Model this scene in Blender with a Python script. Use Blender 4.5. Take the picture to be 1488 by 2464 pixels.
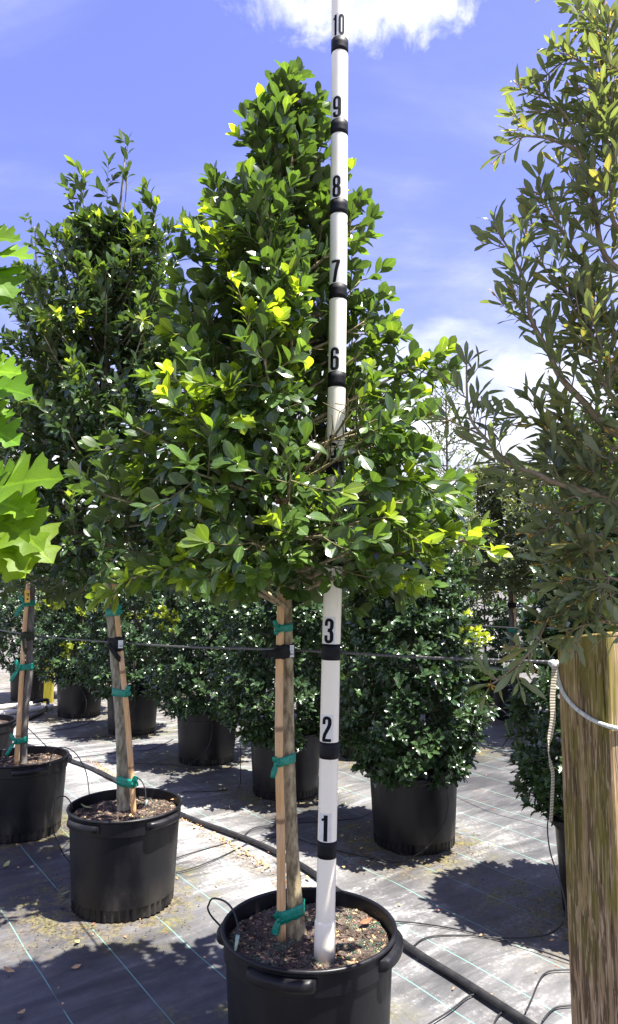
import bpy, math, random
import numpy as np
from mathutils import Vector, Matrix, noise

for o in list(bpy.data.objects): bpy.data.objects.remove(o)
SC = bpy.context.scene
COL = SC.collection
R = math.radians

# ------------------------------------------------------------------ camera
CAM_H = 1.555; PITCH = R(6.13); FPX = 2800.0 / 1.662      # focal length in pixels of a 1488 x 2464 frame
cam_d = bpy.data.cameras.new('camera'); cam = bpy.data.objects.new('camera', cam_d); COL.objects.link(cam)
cam.location = (0, 0, CAM_H); cam.rotation_euler = (R(90) + PITCH, 0, 0)
cam_d.sensor_fit = 'VERTICAL'; cam_d.sensor_height = 36.0; cam_d.lens = 36.0 * 2800 / 4096
cam_d.clip_start = 0.05; cam_d.clip_end = 2000
SC.camera = cam

# ------------------------------------------------------------------ sky, sun, exposure
SUN_DIR = Vector((0.30, -0.13, 0.945)).normalized()
SUN_EL = math.asin(SUN_DIR.z); SUN_AZ = math.atan2(SUN_DIR.x, SUN_DIR.y)
W = bpy.data.worlds.new('World'); SC.world = W; W.use_nodes = True
SKY_STRENGTH = 0.069; CLOUD = 6.8; CIRRUS_AT = (7.3, 2.2, 0)
def world_nodes():
    nt = W.node_tree; N = nt.nodes; L = nt.links
    for n in list(N): N.remove(n)
    out = N.new('ShaderNodeOutputWorld'); bg = N.new('ShaderNodeBackground'); bg.inputs[1].default_value = SKY_STRENGTH
    L.new(bg.outputs[0], out.inputs[0])
    sky = N.new('ShaderNodeTexSky'); sky.sky_type = 'NISHITA'; sky.sun_disc = False
    sky.sun_elevation = SUN_EL; sky.sun_rotation = SUN_AZ; sky.air_density = 1.0; sky.dust_density = 0.6; sky.ozone_density = 2.2
    tint = N.new('ShaderNodeMixRGB'); tint.blend_type = 'MULTIPLY'; tint.inputs[0].default_value = 1
    tint.inputs[2].default_value = (1.12, 0.88, 1.30, 1); L.new(sky.outputs[0], tint.inputs[1])
    tc = N.new('ShaderNodeTexCoord')
    sep = N.new('ShaderNodeSeparateXYZ'); L.new(tc.outputs['Generated'], sep.inputs[0])
    def math_(op, a, b=None, c=None, clamp=False):
        n = N.new('ShaderNodeMath'); n.operation = op; n.use_clamp = clamp
        for i, v in enumerate((a, b, c)):
            if v is None: continue
            if isinstance(v, (int, float)): n.inputs[i].default_value = v
            else: L.new(v, n.inputs[i])
        return n.outputs[0]
    def ramp(v, a, b):
        m = N.new('ShaderNodeMapRange'); m.interpolation_type = 'SMOOTHSTEP'
        L.new(v, m.inputs[0]); m.inputs[1].default_value = a; m.inputs[2].default_value = b
        return m.outputs[0]
    z = sep.outputs['Z']
    den = math_('ADD', math_('MAXIMUM', z, 0.0), 0.18)
    cb = N.new('ShaderNodeCombineXYZ'); L.new(math_('DIVIDE', sep.outputs['X'], den), cb.inputs[0]); L.new(math_('DIVIDE', sep.outputs['Y'], den), cb.inputs[1])
    def noise_(vec, rot, scl, scale, detail, rough, dist=0.0, off=(0, 0, 0)):
        mp = N.new('ShaderNodeMapping'); mp.inputs['Rotation'].default_value = rot; mp.inputs['Scale'].default_value = scl; mp.inputs['Location'].default_value = off
        L.new(vec, mp.inputs[0])
        t = N.new('ShaderNodeTexNoise'); t.inputs['Scale'].default_value = scale; t.inputs['Detail'].default_value = detail
        t.inputs['Roughness'].default_value = rough; t.inputs['Distortion'].default_value = dist
        L.new(mp.outputs[0], t.inputs['Vector']); return t.outputs['Fac']
    cirrus = ramp(noise_(cb.outputs[0], (0, 0, R(38)), (0.75, 1.5, 1), 1.05, 8, 0.56, 0.5, CIRRUS_AT), 0.40, 0.82)
    puff = noise_(tc.outputs['Generated'], (0, 0, 0), (1, 1, 2.2), 3.4, 8, 0.55, 0.2, (0.3, 0.2, 0.55))
    low = math_('ADD', ramp(z, 0.46, 0.10), math_('MULTIPLY', math_('SUBTRACT', puff, 0.5), 1.5))
    low = math_('MULTIPLY', ramp(low, 0.12, 0.85), ramp(z, 0.60, 0.36))
    big = ramp(puff, 0.60, 0.70)
    # one cumulus seen high over the pole
    d0 = Vector(((880 - 744) / FPX, math.cos(PITCH) - 1290 / FPX * math.sin(PITCH), math.sin(PITCH) + 1290 / FPX * math.cos(PITCH))).normalized()
    vs = N.new('ShaderNodeVectorMath'); vs.operation = 'SUBTRACT'; L.new(tc.outputs['Generated'], vs.inputs[0]); vs.inputs[1].default_value = d0
    vm = N.new('ShaderNodeVectorMath'); vm.operation = 'MULTIPLY'; L.new(vs.outputs[0], vm.inputs[0]); vm.inputs[1].default_value = (1.0, 2.2, 2.2)
    vl = N.new('ShaderNodeVectorMath'); vl.operation = 'LENGTH'; L.new(vm.outputs[0], vl.inputs[0])
    rag = noise_(tc.outputs['Generated'], (0, 0, 0), (1, 1, 1), 22, 8, 0.62, 0.3)
    blob = ramp(math_('ADD', vl.outputs['Value'], math_('MULTIPLY', math_('SUBTRACT', rag, 0.5), 0.22)), 0.170, 0.070)
    fac = math_('MAXIMUM', math_('MAXIMUM', math_('MULTIPLY', cirrus, 0.62), low), blob)
    fac = math_('MINIMUM', fac, 0.97)
    mix = N.new('ShaderNodeMixRGB'); L.new(fac, mix.inputs[0]); L.new(tint.outputs[0], mix.inputs[1])
    shade = N.new('ShaderNodeMixRGB'); L.new(ramp(noise_(tc.outputs['Generated'], (0, 0, 0), (1, 1, 2.0), 7.5, 8, 0.6, 0.3, (1.3, 0.4, 0.1)), 0.36, 0.62), shade.inputs[0])
    shade.inputs[1].default_value = (CLOUD * 0.58, CLOUD * 0.62, CLOUD * 0.72, 1); shade.inputs[2].default_value = (CLOUD * 0.98, CLOUD * 1.0, CLOUD * 1.05, 1)
    L.new(shade.outputs[0], mix.inputs[2])
    L.new(mix.outputs[0], bg.inputs[0])
world_nodes()
sun_d = bpy.data.lights.new('sun', 'SUN'); sun = bpy.data.objects.new('sun', sun_d); COL.objects.link(sun)
sun_d.energy = 5.0; sun_d.angle = R(0.55); sun_d.color = (1.0, 0.955, 0.88)
sun.rotation_euler = (-SUN_DIR).to_track_quat('-Z', 'Y').to_euler(); sun.location = (2, 0, 9)
SC.view_settings.view_transform = 'Standard'; SC.view_settings.look = 'None'; SC.view_settings.gamma = 1.0
SC.view_settings.exposure = 1.80; SC.view_settings.use_curve_mapping = False
SC.render.engine = 'CYCLES'
SC.cycles.max_bounces = 8; SC.cycles.transparent_max_bounces = 8

# ------------------------------------------------------------------ pixel -> place (frame of 1488 x 2464)
CP, SP = math.cos(PITCH), math.sin(PITCH)
def ray(u, v):
    x = (u - 744) / FPX; y = (1232 - v) / FPX
    return Vector((x, CP - y * SP, SP + y * CP))
def PY(u, v, Y):                      # point of that direction at distance Y in depth
    r = ray(u, v); k = Y / r.y
    return Vector((r.x * k, Y, CAM_H + r.z * k))
def PZ(u, v, z=0.0):                  # point of that direction at height z
    r = ray(u, v); k = (z - CAM_H) / r.z
    return Vector((r.x * k, r.y * k, z))
def PPL(u, v, p0, n):                 # point of that direction on a plane
    r = ray(u, v); c = Vector((0, 0, CAM_H)); k = (p0 - c).dot(n) / r.dot(n)
    return c + r * k
ROW = Vector((-0.588, 0.809, 0)); ACROSS = Vector((0.809, 0.588, 0))

# ------------------------------------------------------------------ node material helpers
class NM:
    def __init__(s, name):
        s.m = bpy.data.materials.new(name); s.m.use_nodes = True; s.nt = s.m.node_tree; s.N = s.nt.nodes; s.L = s.nt.links
        s.b = s.N['Principled BSDF']; s.out = s.N['Material Output']
    def node(s, t, **kw):
        n = s.N.new(t)
        for k, v in kw.items(): setattr(n, k, v)
        return n
    def link(s, v, inp):
        if hasattr(v, 'is_output'): s.L.new(v, inp)
        else:
            if isinstance(v, (tuple, list)) and len(v) == 3 and inp.type == 'RGBA': v = (*v, 1)
            inp.default_value = v
    def math(s, op, a, b=None, clamp=False):
        n = s.node('ShaderNodeMath', operation=op, use_clamp=clamp); s.link(a, n.inputs[0])
        if b is not None: s.link(b, n.inputs[1])
        return n.outputs[0]
    def mix(s, f, a, b, bt='MIX'):
        n = s.node('ShaderNodeMixRGB', blend_type=bt); s.link(f, n.inputs[0]); s.link(a, n.inputs[1]); s.link(b, n.inputs[2]); return n.outputs[0]
    def coord(s, kind='Object', scale=(1, 1, 1), rot=(0, 0, 0), loc=(0, 0, 0)):
        t = s.node('ShaderNodeTexCoord'); m = s.node('ShaderNodeMapping')
        m.inputs['Scale'].default_value = scale; m.inputs['Rotation'].default_value = rot; m.inputs['Location'].default_value = loc
        s.L.new(t.outputs[kind], m.inputs[0]); return m.outputs[0]
    def noise(s, vec, scale, detail=4, rough=0.55, dist=0.0):
        n = s.node('ShaderNodeTexNoise'); s.L.new(vec, n.inputs['Vector']); n.inputs['Scale'].default_value = scale
        n.inputs['Detail'].default_value = detail; n.inputs['Roughness'].default_value = rough; n.inputs['Distortion'].default_value = dist
        return n.outputs['Fac']
    def ramp(s, v, a, b, lo=0.0, hi=1.0, smooth=True):
        m = s.node('ShaderNodeMapRange'); m.interpolation_type = 'SMOOTHSTEP' if smooth else 'LINEAR'
        s.link(v, m.inputs[0]); m.inputs[1].default_value = a; m.inputs[2].default_value = b; m.inputs[3].default_value = lo; m.inputs[4].default_value = hi
        return m.outputs[0]
    def bump(s, h, strength=0.3, dist=0.01):
        n = s.node('ShaderNodeBump'); n.inputs['Strength'].default_value = strength; n.inputs['Distance'].default_value = dist
        s.L.new(h, n.inputs['Height']); s.L.new(n.outputs[0], s.b.inputs['Normal']); return n
    def set(s, color=None, rough=None, metal=None, spec=None):
        if color is not None: s.link(color, s.b.inputs['Base Color'])
        if rough is not None: s.link(rough, s.b.inputs['Roughness'])
        if metal is not None: s.link(metal, s.b.inputs['Metallic'])
        if spec is not None: s.link(spec, s.b.inputs['Specular IOR Level'])
        return s.m

M = {}
def simple(name, c1, c2, scale=20, rough=0.6, spec=0.4, bump=0.0, stretch=(1, 1, 1)):
    k = NM(name); v = k.coord('Object', stretch)
    f = k.ramp(k.noise(v, scale, 5, 0.6), 0.3, 0.7)
    k.set(k.mix(f, c1, c2), rough, spec=spec)
    if bump: k.bump(f, bump, 0.003)
    M[name] = k.m; return k.m

def leaf_material(name, dark, mid, new, rough=0.32, trans=0.30, under=(0.10, 0.13, 0.035), spec=0.5, vein=0.10, edge=None, tboost=(1.9, 1.9, 0.7)):
    k = NM(name)
    a = k.node('ShaderNodeAttribute', attribute_name='leafdata')
    sp = k.node('ShaderNodeSeparateColor'); k.L.new(a.outputs['Color'], sp.inputs[0])
    age, rnd, u = sp.outputs[0], sp.outputs[1], sp.outputs[2]
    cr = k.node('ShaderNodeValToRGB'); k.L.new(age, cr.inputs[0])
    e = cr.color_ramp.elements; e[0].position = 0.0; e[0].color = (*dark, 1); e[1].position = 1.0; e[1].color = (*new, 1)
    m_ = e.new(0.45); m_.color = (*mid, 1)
    v = k.coord('Object')
    br = k.math('MULTIPLY', k.ramp(rnd, 0, 1, 0.70, 1.35, False), k.ramp(k.noise(v, 60, 3), 0.3, 0.7, 0.88, 1.12))
    cb = k.node('ShaderNodeCombineColor'); 
    for i in range(3): k.L.new(br, cb.inputs[i])
    base = k.mix(1.0, cr.outputs[0], cb.outputs[0], 'MULTIPLY')
    base = k.mix(k.ramp(u, 0.16, 0.02, 0, 0.55), base, k.mix(1.0, base, (1.9, 1.8, 1.6), 'MULTIPLY'))
    if edge: base = k.mix(k.ramp(u, 0.80, 1.0, 0, 0.8), base, edge)
    geo = k.node('ShaderNodeNewGeometry')
    base2 = k.mix(k.math('MULTIPLY', geo.outputs['Backfacing'], k.ramp(age, 0.2, 0.9, 0.75, 0.15)), base, under)
    k.set(base2, k.ramp(geo.outputs['Backfacing'], 0, 1, rough, 0.62), spec=spec)
    k.bump(k.ramp(u, 0.0, 0.25), 0.25, 0.002)
    tr = k.node('ShaderNodeBsdfTranslucent'); k.L.new(k.mix(1.0, base, tboost, 'MULTIPLY'), tr.inputs[0])
    mx = k.node('ShaderNodeMixShader'); k.L.new(k.ramp(age, 0.0, 0.9, trans * 0.75, trans * 1.35, False), mx.inputs[0])
    k.L.new(k.b.outputs[0], mx.inputs[1]); k.L.new(tr.outputs[0], mx.inputs[2]); k.L.new(mx.outputs[0], k.out.inputs[0])
    M[name] = k.m
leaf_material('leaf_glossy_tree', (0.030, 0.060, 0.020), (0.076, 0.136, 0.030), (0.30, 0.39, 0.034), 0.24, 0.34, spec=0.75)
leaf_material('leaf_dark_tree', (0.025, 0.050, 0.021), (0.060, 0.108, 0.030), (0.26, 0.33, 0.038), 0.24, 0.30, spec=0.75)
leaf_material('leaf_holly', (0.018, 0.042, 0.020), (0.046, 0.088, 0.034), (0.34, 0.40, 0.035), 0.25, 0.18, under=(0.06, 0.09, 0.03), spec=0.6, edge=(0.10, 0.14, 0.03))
leaf_material('leaf_live_oak', (0.075, 0.102, 0.050), (0.125, 0.155, 0.070), (0.42, 0.24, 0.05), 0.32, 0.44, spec=0.7, under=(0.22, 0.245, 0.135))
leaf_material('leaf_red_oak', (0.045, 0.115, 0.010), (0.10, 0.21, 0.012), (0.21, 0.33, 0.014), 0.50, 0.42, under=(0.13, 0.22, 0.04), spec=0.3, tboost=(1.7, 1.6, 0.7))
simple('bark_tree', (0.135, 0.105, 0.058), (0.44, 0.365, 0.225), 62, 0.85, 0.2, 0.6, (1, 1, 0.35))
simple('bark_grey', (0.10, 0.092, 0.080), (0.20, 0.185, 0.165), 38, 0.85, 0.2, 0.5, (1, 1, 0.35))
simple('bark_mossy', (0.105, 0.100, 0.055), (0.40, 0.37, 0.28), 40, 0.85, 0.2, 0.6, (1, 1, 0.35))
simple('twig', (0.10, 0.095, 0.045), (0.17, 0.15, 0.075), 30, 0.8, 0.2)
simple('twig_oak', (0.20, 0.15, 0.09), (0.30, 0.24, 0.16), 30, 0.8, 0.2)
simple('ribbon', (0.000, 0.17, 0.11), (0.000, 0.26, 0.18), 60, 0.42, 0.5, 0.6)
simple('strap_black', (0.006, 0.006, 0.007), (0.013, 0.013, 0.014), 80, 0.75, 0.3, 0.3)
simple('strap_olive', (0.02, 0.022, 0.014), (0.045, 0.048, 0.03), 80, 0.8, 0.3, 0.3)
simple('label_white', (0.62, 0.66, 0.66), (0.74, 0.76, 0.75), 60, 0.5)
simple('print_dark', (0.02, 0.02, 0.025), (0.03, 0.03, 0.03), 60, 0.5)
simple('print_teal', (0.05, 0.30, 0.36), (0.07, 0.34, 0.40), 60, 0.5)
simple('tag_yellow', (0.72, 0.40, 0.04), (0.80, 0.48, 0.07), 60, 0.5)
simple('digit_black', (0.004, 0.004, 0.006), (0.008, 0.008, 0.010), 60, 0.7, 0.15)
simple('sticker', (0.64, 0.63, 0.59), (0.72, 0.71, 0.68), 40, 0.4)
simple('tape_black', (0.004, 0.004, 0.007), (0.009, 0.009, 0.012), 25, 0.55, 0.2, 0.2)
simple('tube_black', (0.010, 0.010, 0.011), (0.022, 0.022, 0.023), 30, 0.5, 0.4)
simple('pipe_black', (0.008, 0.008, 0.009), (0.030, 0.029, 0.028), 18, 0.45, 0.45)
simple('pvc_white', (0.55, 0.53, 0.48), (0.72, 0.70, 0.66), 8, 0.45)
simple('emitter', (0.18, 0.28, 0.24), (0.32, 0.42, 0.36), 60, 0.35)
simple('bark_chip', (0.040, 0.028, 0.023), (0.155, 0.115, 0.092), 14, 0.85, 0.2, 0.5)
simple('prill', (0.010, 0.090, 0.060), (0.030, 0.16, 0.10), 200, 0.5)
simple('prill_pale', (0.40, 0.33, 0.20), (0.55, 0.48, 0.34), 200, 0.6)
simple('litter_tan', (0.36, 0.20, 0.085), (0.55, 0.36, 0.19), 60, 0.7)
simple('litter_brown', (0.16, 0.06, 0.03), (0.30, 0.13, 0.06), 60, 0.7)
simple('litter_green', (0.30, 0.32, 0.08), (0.42, 0.42, 0.16), 60, 0.6)
simple('debris', (0.03, 0.025, 0.02), (0.10, 0.075, 0.05), 60, 0.9)
simple('rope_white', (0.42, 0.44, 0.40), (0.62, 0.64, 0.58), 120, 0.8, 0.2, 0.5)
simple('stake_yellow', (0.20, 0.18, 0.015), (0.38, 0.32, 0.04), 10, 0.8, 0.2, 0.2, (4, 4, 0.6))

def mat_soil():
    k = NM('soil'); v = k.coord('Object')
    f = k.ramp(k.noise(v, 55, 6, 0.65), 0.35, 0.68); g = k.ramp(k.noise(v, 9, 3), 0.4, 0.65)
    c = k.mix(f, (0.022, 0.014, 0.011), (0.085, 0.055, 0.040)); c = k.mix(k.math('MULTIPLY', g, 0.35), c, (0.13, 0.10, 0.075))
    k.set(c, 0.95, spec=0.15); k.bump(f, 1.0, 0.008); M['soil'] = k.m
mat_soil()
def mat_pot():
    k = NM('pot_black'); v = k.coord('Object')
    sp = k.node('ShaderNodeSeparateXYZ'); k.L.new(v, sp.inputs[0])
    lowz = k.ramp(sp.outputs[2], 0.20, 0.02)
    speck = k.ramp(k.noise(v, 90, 3, 0.7), 0.66, 0.74)
    dust = k.ramp(k.noise(k.coord('Object', (1, 1, 0.35)), 7, 5, 0.6), 0.42, 0.72)
    c = k.mix(k.math('MULTIPLY', dust, 0.22), (0.0045, 0.0045, 0.0065), (0.028, 0.027, 0.029))
    c = k.mix(k.math('MULTIPLY', lowz, k.math('MULTIPLY', dust, 0.55)), c, (0.085, 0.075, 0.060))
    c = k.mix(k.math('MULTIPLY', speck, k.math('ADD', k.math('MULTIPLY', lowz, 0.55), 0.08)), c, (0.26, 0.24, 0.20))
    k.set(c, k.ramp(dust, 0, 1, 0.38, 0.60), spec=0.32)
    k.bump(k.noise(v, 40, 3), 0.08, 0.004); M['pot_black'] = k.m
mat_pot()
def mat_bamboo():
    k = NM('bamboo'); v = k.coord('Object', (1, 1, 0.08)); w = k.coord('Object')
    f = k.ramp(k.noise(v, 130, 4, 0.6), 0.35, 0.7); g = k.ramp(k.noise(w, 3.0, 4, 0.6), 0.40, 0.66)
    c = k.mix(f, (0.54, 0.31, 0.125), (0.70, 0.45, 0.21)); c = k.mix(k.math('MULTIPLY', g, 0.55), c, (0.58, 0.44, 0.34))
    nd = k.node('ShaderNodeAttribute', attribute_name='along'); c = k.mix(k.math('MULTIPLY', nd.outputs['Fac'], 0.8), c, (0.16, 0.09, 0.05))
    c = k.mix(k.ramp(k.noise(w, 24, 5, 0.7), 0.66, 0.78, 0, 0.6), c, (0.12, 0.08, 0.05))
    k.set(c, 0.55, spec=0.35); k.bump(f, 0.15, 0.003); M['bamboo'] = k.m
mat_bamboo()
def mat_pole():
    k = NM('pole_white'); v = k.coord('Object', (1, 1, 0.12)); w = k.coord('Object')
    f = k.ramp(k.noise(v, 95, 6, 0.7), 0.56, 0.80); g = k.ramp(k.noise(w, 2.2, 3), 0.40, 0.65)
    c = k.mix(g, (0.88, 0.82, 0.67), (0.89, 0.84, 0.69)); c = k.mix(k.math('MULTIPLY', f, 0.40), c, (0.34, 0.28, 0.20))
    c = k.mix(k.ramp(k.noise(w, 45, 6, 0.75), 0.70, 0.80, 0, 0.5), c, (0.25, 0.20, 0.15))
    k.set(c, 0.42, spec=0.45); k.bump(f, 0.08, 0.002); M['pole_white'] = k.m
mat_pole()
def mat_wood():
    k = NM('post_wood'); v = k.coord('Object', (1, 1, 0.045)); w = k.coord('Object')
    wob = k.noise(k.coord('Object', (1, 1, 0.30)), 7, 3, 0.5)
    vv = k.node('ShaderNodeVectorMath', operation='ADD'); k.L.new(v, vv.inputs[0])
    cbx = k.node('ShaderNodeCombineXYZ'); ww = k.math('MULTIPLY', wob, 0.045); k.L.new(ww, cbx.inputs[0]); k.L.new(ww, cbx.inputs[1]); k.L.new(cbx.outputs[0], vv.inputs[1])
    gr = k.noise(vv.outputs[0], 75, 4, 0.6); gr2 = k.noise(vv.outputs[0], 210, 3, 0.6)
    dark = k.ramp(gr, 0.45, 0.54)
    c = k.mix(dark, (0.32, 0.215, 0.115), (0.115, 0.075, 0.040)); c = k.mix(k.ramp(gr2, 0.54, 0.62, 0, 0.65), c, (0.52, 0.40, 0.26))
    alg = k.ramp(k.noise(k.coord('Object', (1, 1, 0.25)), 10, 4, 0.6), 0.42, 0.62)
    c = k.mix(k.math('MULTIPLY', alg, k.ramp(gr2, 0.35, 0.60, 0.85, 0.55)), c, (0.150, 0.138, 0.020))
    c = k.mix(k.ramp(k.noise(vv.outputs[0], 120, 2, 0.5), 0.60, 0.66, 0, 0.75), c, (0.075, 0.050, 0.028))
    c = k.mix(k.ramp(gr, 0.665, 0.70, 0, 0.95), c, (0.015, 0.010, 0.006))
    k.set(c, 0.88, spec=0.2); k.bump(k.math('SUBTRACT', gr2, k.math('MULTIPLY', k.ramp(gr, 0.66, 0.72), 1.5)), 0.5, 0.004); M['post_wood'] = k.m
mat_wood()
def mat_cable():
    k = NM('steel_cable'); t = k.node('ShaderNodeAttribute', attribute_name='along')
    wv = k.math('SINE', k.math('MULTIPLY', t.outputs['Fac'], 420.0)); f = k.ramp(wv, -0.6, 0.6)
    k.set(k.mix(f, (0.085, 0.085, 0.086), (0.12, 0.12, 0.118)), 0.5, 0.5); k.bump(f, 0.5, 0.002); M['steel_cable'] = k.m
mat_cable()
def mat_webbing():
    k = NM('webbing'); t = k.node('ShaderNodeAttribute', attribute_name='along')
    wv = k.math('SINE', k.math('MULTIPLY', t.outputs['Fac'], 900.0)); f = k.ramp(wv, -0.5, 0.5)
    k.set(k.mix(f, (0.30, 0.26, 0.18), (0.58, 0.53, 0.42)), 0.85, spec=0.2); k.bump(f, 0.6, 0.002); M['webbing'] = k.m
mat_webbing()
def mat_ground():
    k = NM('ground_fabric')
    ang = math.atan2(ACROSS.y, ACROSS.x)
    rv = k.coord('Object', rot=(0, 0, -ang))                 # x runs across the rows, y along them
    sp = k.node('ShaderNodeSeparateXYZ'); k.L.new(rv, sp.inputs[0])
    a = k.node('ShaderNodeAttribute', attribute_name='stain_shade'); sc = k.node('ShaderNodeSeparateColor'); k.L.new(a.outputs['Color'], sc.inputs[0])
    moss, dirt, wear_shade = sc.outputs[0], sc.outputs[1], sc.outputs[2]
    w = k.coord('Object')
    n1 = k.noise(w, 1.1, 5, 0.6, 0.4)
    mp = k.node('ShaderNodeMapping'); mp.inputs['Scale'].default_value = (0.22, 1.0, 1); k.L.new(rv, mp.inputs[0])
    n2 = k.noise(mp.outputs[0], 9, 6, 0.68, 0.5); n3 = k.noise(w, 55, 5, 0.7)
    mp2 = k.node('ShaderNodeMapping'); mp2.inputs['Scale'].default_value = (1.0, 0.10, 1); k.L.new(rv, mp2.inputs[0])
    n4 = k.noise(mp2.outputs[0], 60, 4, 0.65)
    bleach = k.math('ADD', k.math('MULTIPLY', n1, 0.55), k.math('ADD', k.math('MULTIPLY', n2, 0.40), k.math('MULTIPLY', wear_shade, 0.22)))
    f = k.ramp(bleach, 0.40, 0.80)
    c = k.mix(f, (0.042, 0.042, 0.046), (0.215, 0.213, 0.21))
    c = k.mix(k.ramp(k.noise(w, 2.3, 5, 0.6, 0.5), 0.58, 0.74, 0, 0.30), c, (0.20, 0.125, 0.085))
    chalk = k.ramp(k.math('ADD', k.math('ADD', k.math('MULTIPLY', n2, 0.55), k.math('MULTIPLY', n3, 0.35)), k.math('MULTIPLY', wear_shade, 0.22)), 0.56, 0.74)
    c = k.mix(k.math('MULTIPLY', chalk, 0.75), c, (0.46, 0.455, 0.44))
    smud = k.ramp(k.noise(w, 4.5, 7, 0.72, 0.8), 0.48, 0.72); c = k.mix(k.math('MULTIPLY', smud, 0.55), c, (0.060, 0.057, 0.056))
    spk = k.ramp(k.noise(w, 210, 2, 0.5), 0.72, 0.78); c = k.mix(k.math('MULTIPLY', spk, 0.6), c, (0.5, 0.49, 0.46))
    c = k.mix(k.ramp(n4, 0.55, 0.75, 0, 0.25), c, (0.03, 0.03, 0.035))
    dm = k.math('MULTIPLY', dirt, k.ramp(k.noise(w, 14, 6, 0.7), 0.36, 0.60)); c = k.mix(dm, c, k.mix(k.ramp(n3, 0.4, 0.6), (0.050, 0.040, 0.028), (0.17, 0.135, 0.085)))
    mm = k.math('MULTIPLY', moss, k.ramp(k.noise(w, 7, 7, 0.75), 0.46, 0.68)); c = k.mix(mm, c, k.mix(k.ramp(n3, 0.35, 0.65), (0.060, 0.058, 0.016), (0.21, 0.19, 0.040)))
    st = k.math('ABSOLUTE', k.math('SUBTRACT', k.math('FRACT', k.math('DIVIDE', k.math('ADD', sp.outputs[0], 29.3 - 0.90 + 0.1465), 0.293)), 0.5))
    stripe = k.math('MULTIPLY', k.ramp(st, 0.0095, 0.0050), k.ramp(k.noise(mp2.outputs[0], 14, 5, 0.7), 0.30, 0.46))
    stripe = k.math('MULTIPLY', stripe, k.math('SUBTRACT', 1.0, k.math('MULTIPLY', dm, 0.8)))
    c = k.mix(k.math('MULTIPLY', stripe, 0.9), c, (0.16, 0.36, 0.31))
    k.set(c, k.ramp(f, 0, 1, 0.50, 0.72), spec=0.42)
    wv = k.node('ShaderNodeTexWave'); wv.inputs['Scale'].default_value = 60; k.L.new(rv, wv.inputs['Vector'])
    k.bump(k.math('ADD', k.math('MULTIPLY', wv.outputs['Fac'], 0.15), k.math('ADD', n2, n3)), 0.22, 0.006)
    M['ground_fabric'] = k.m
mat_ground()

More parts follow.
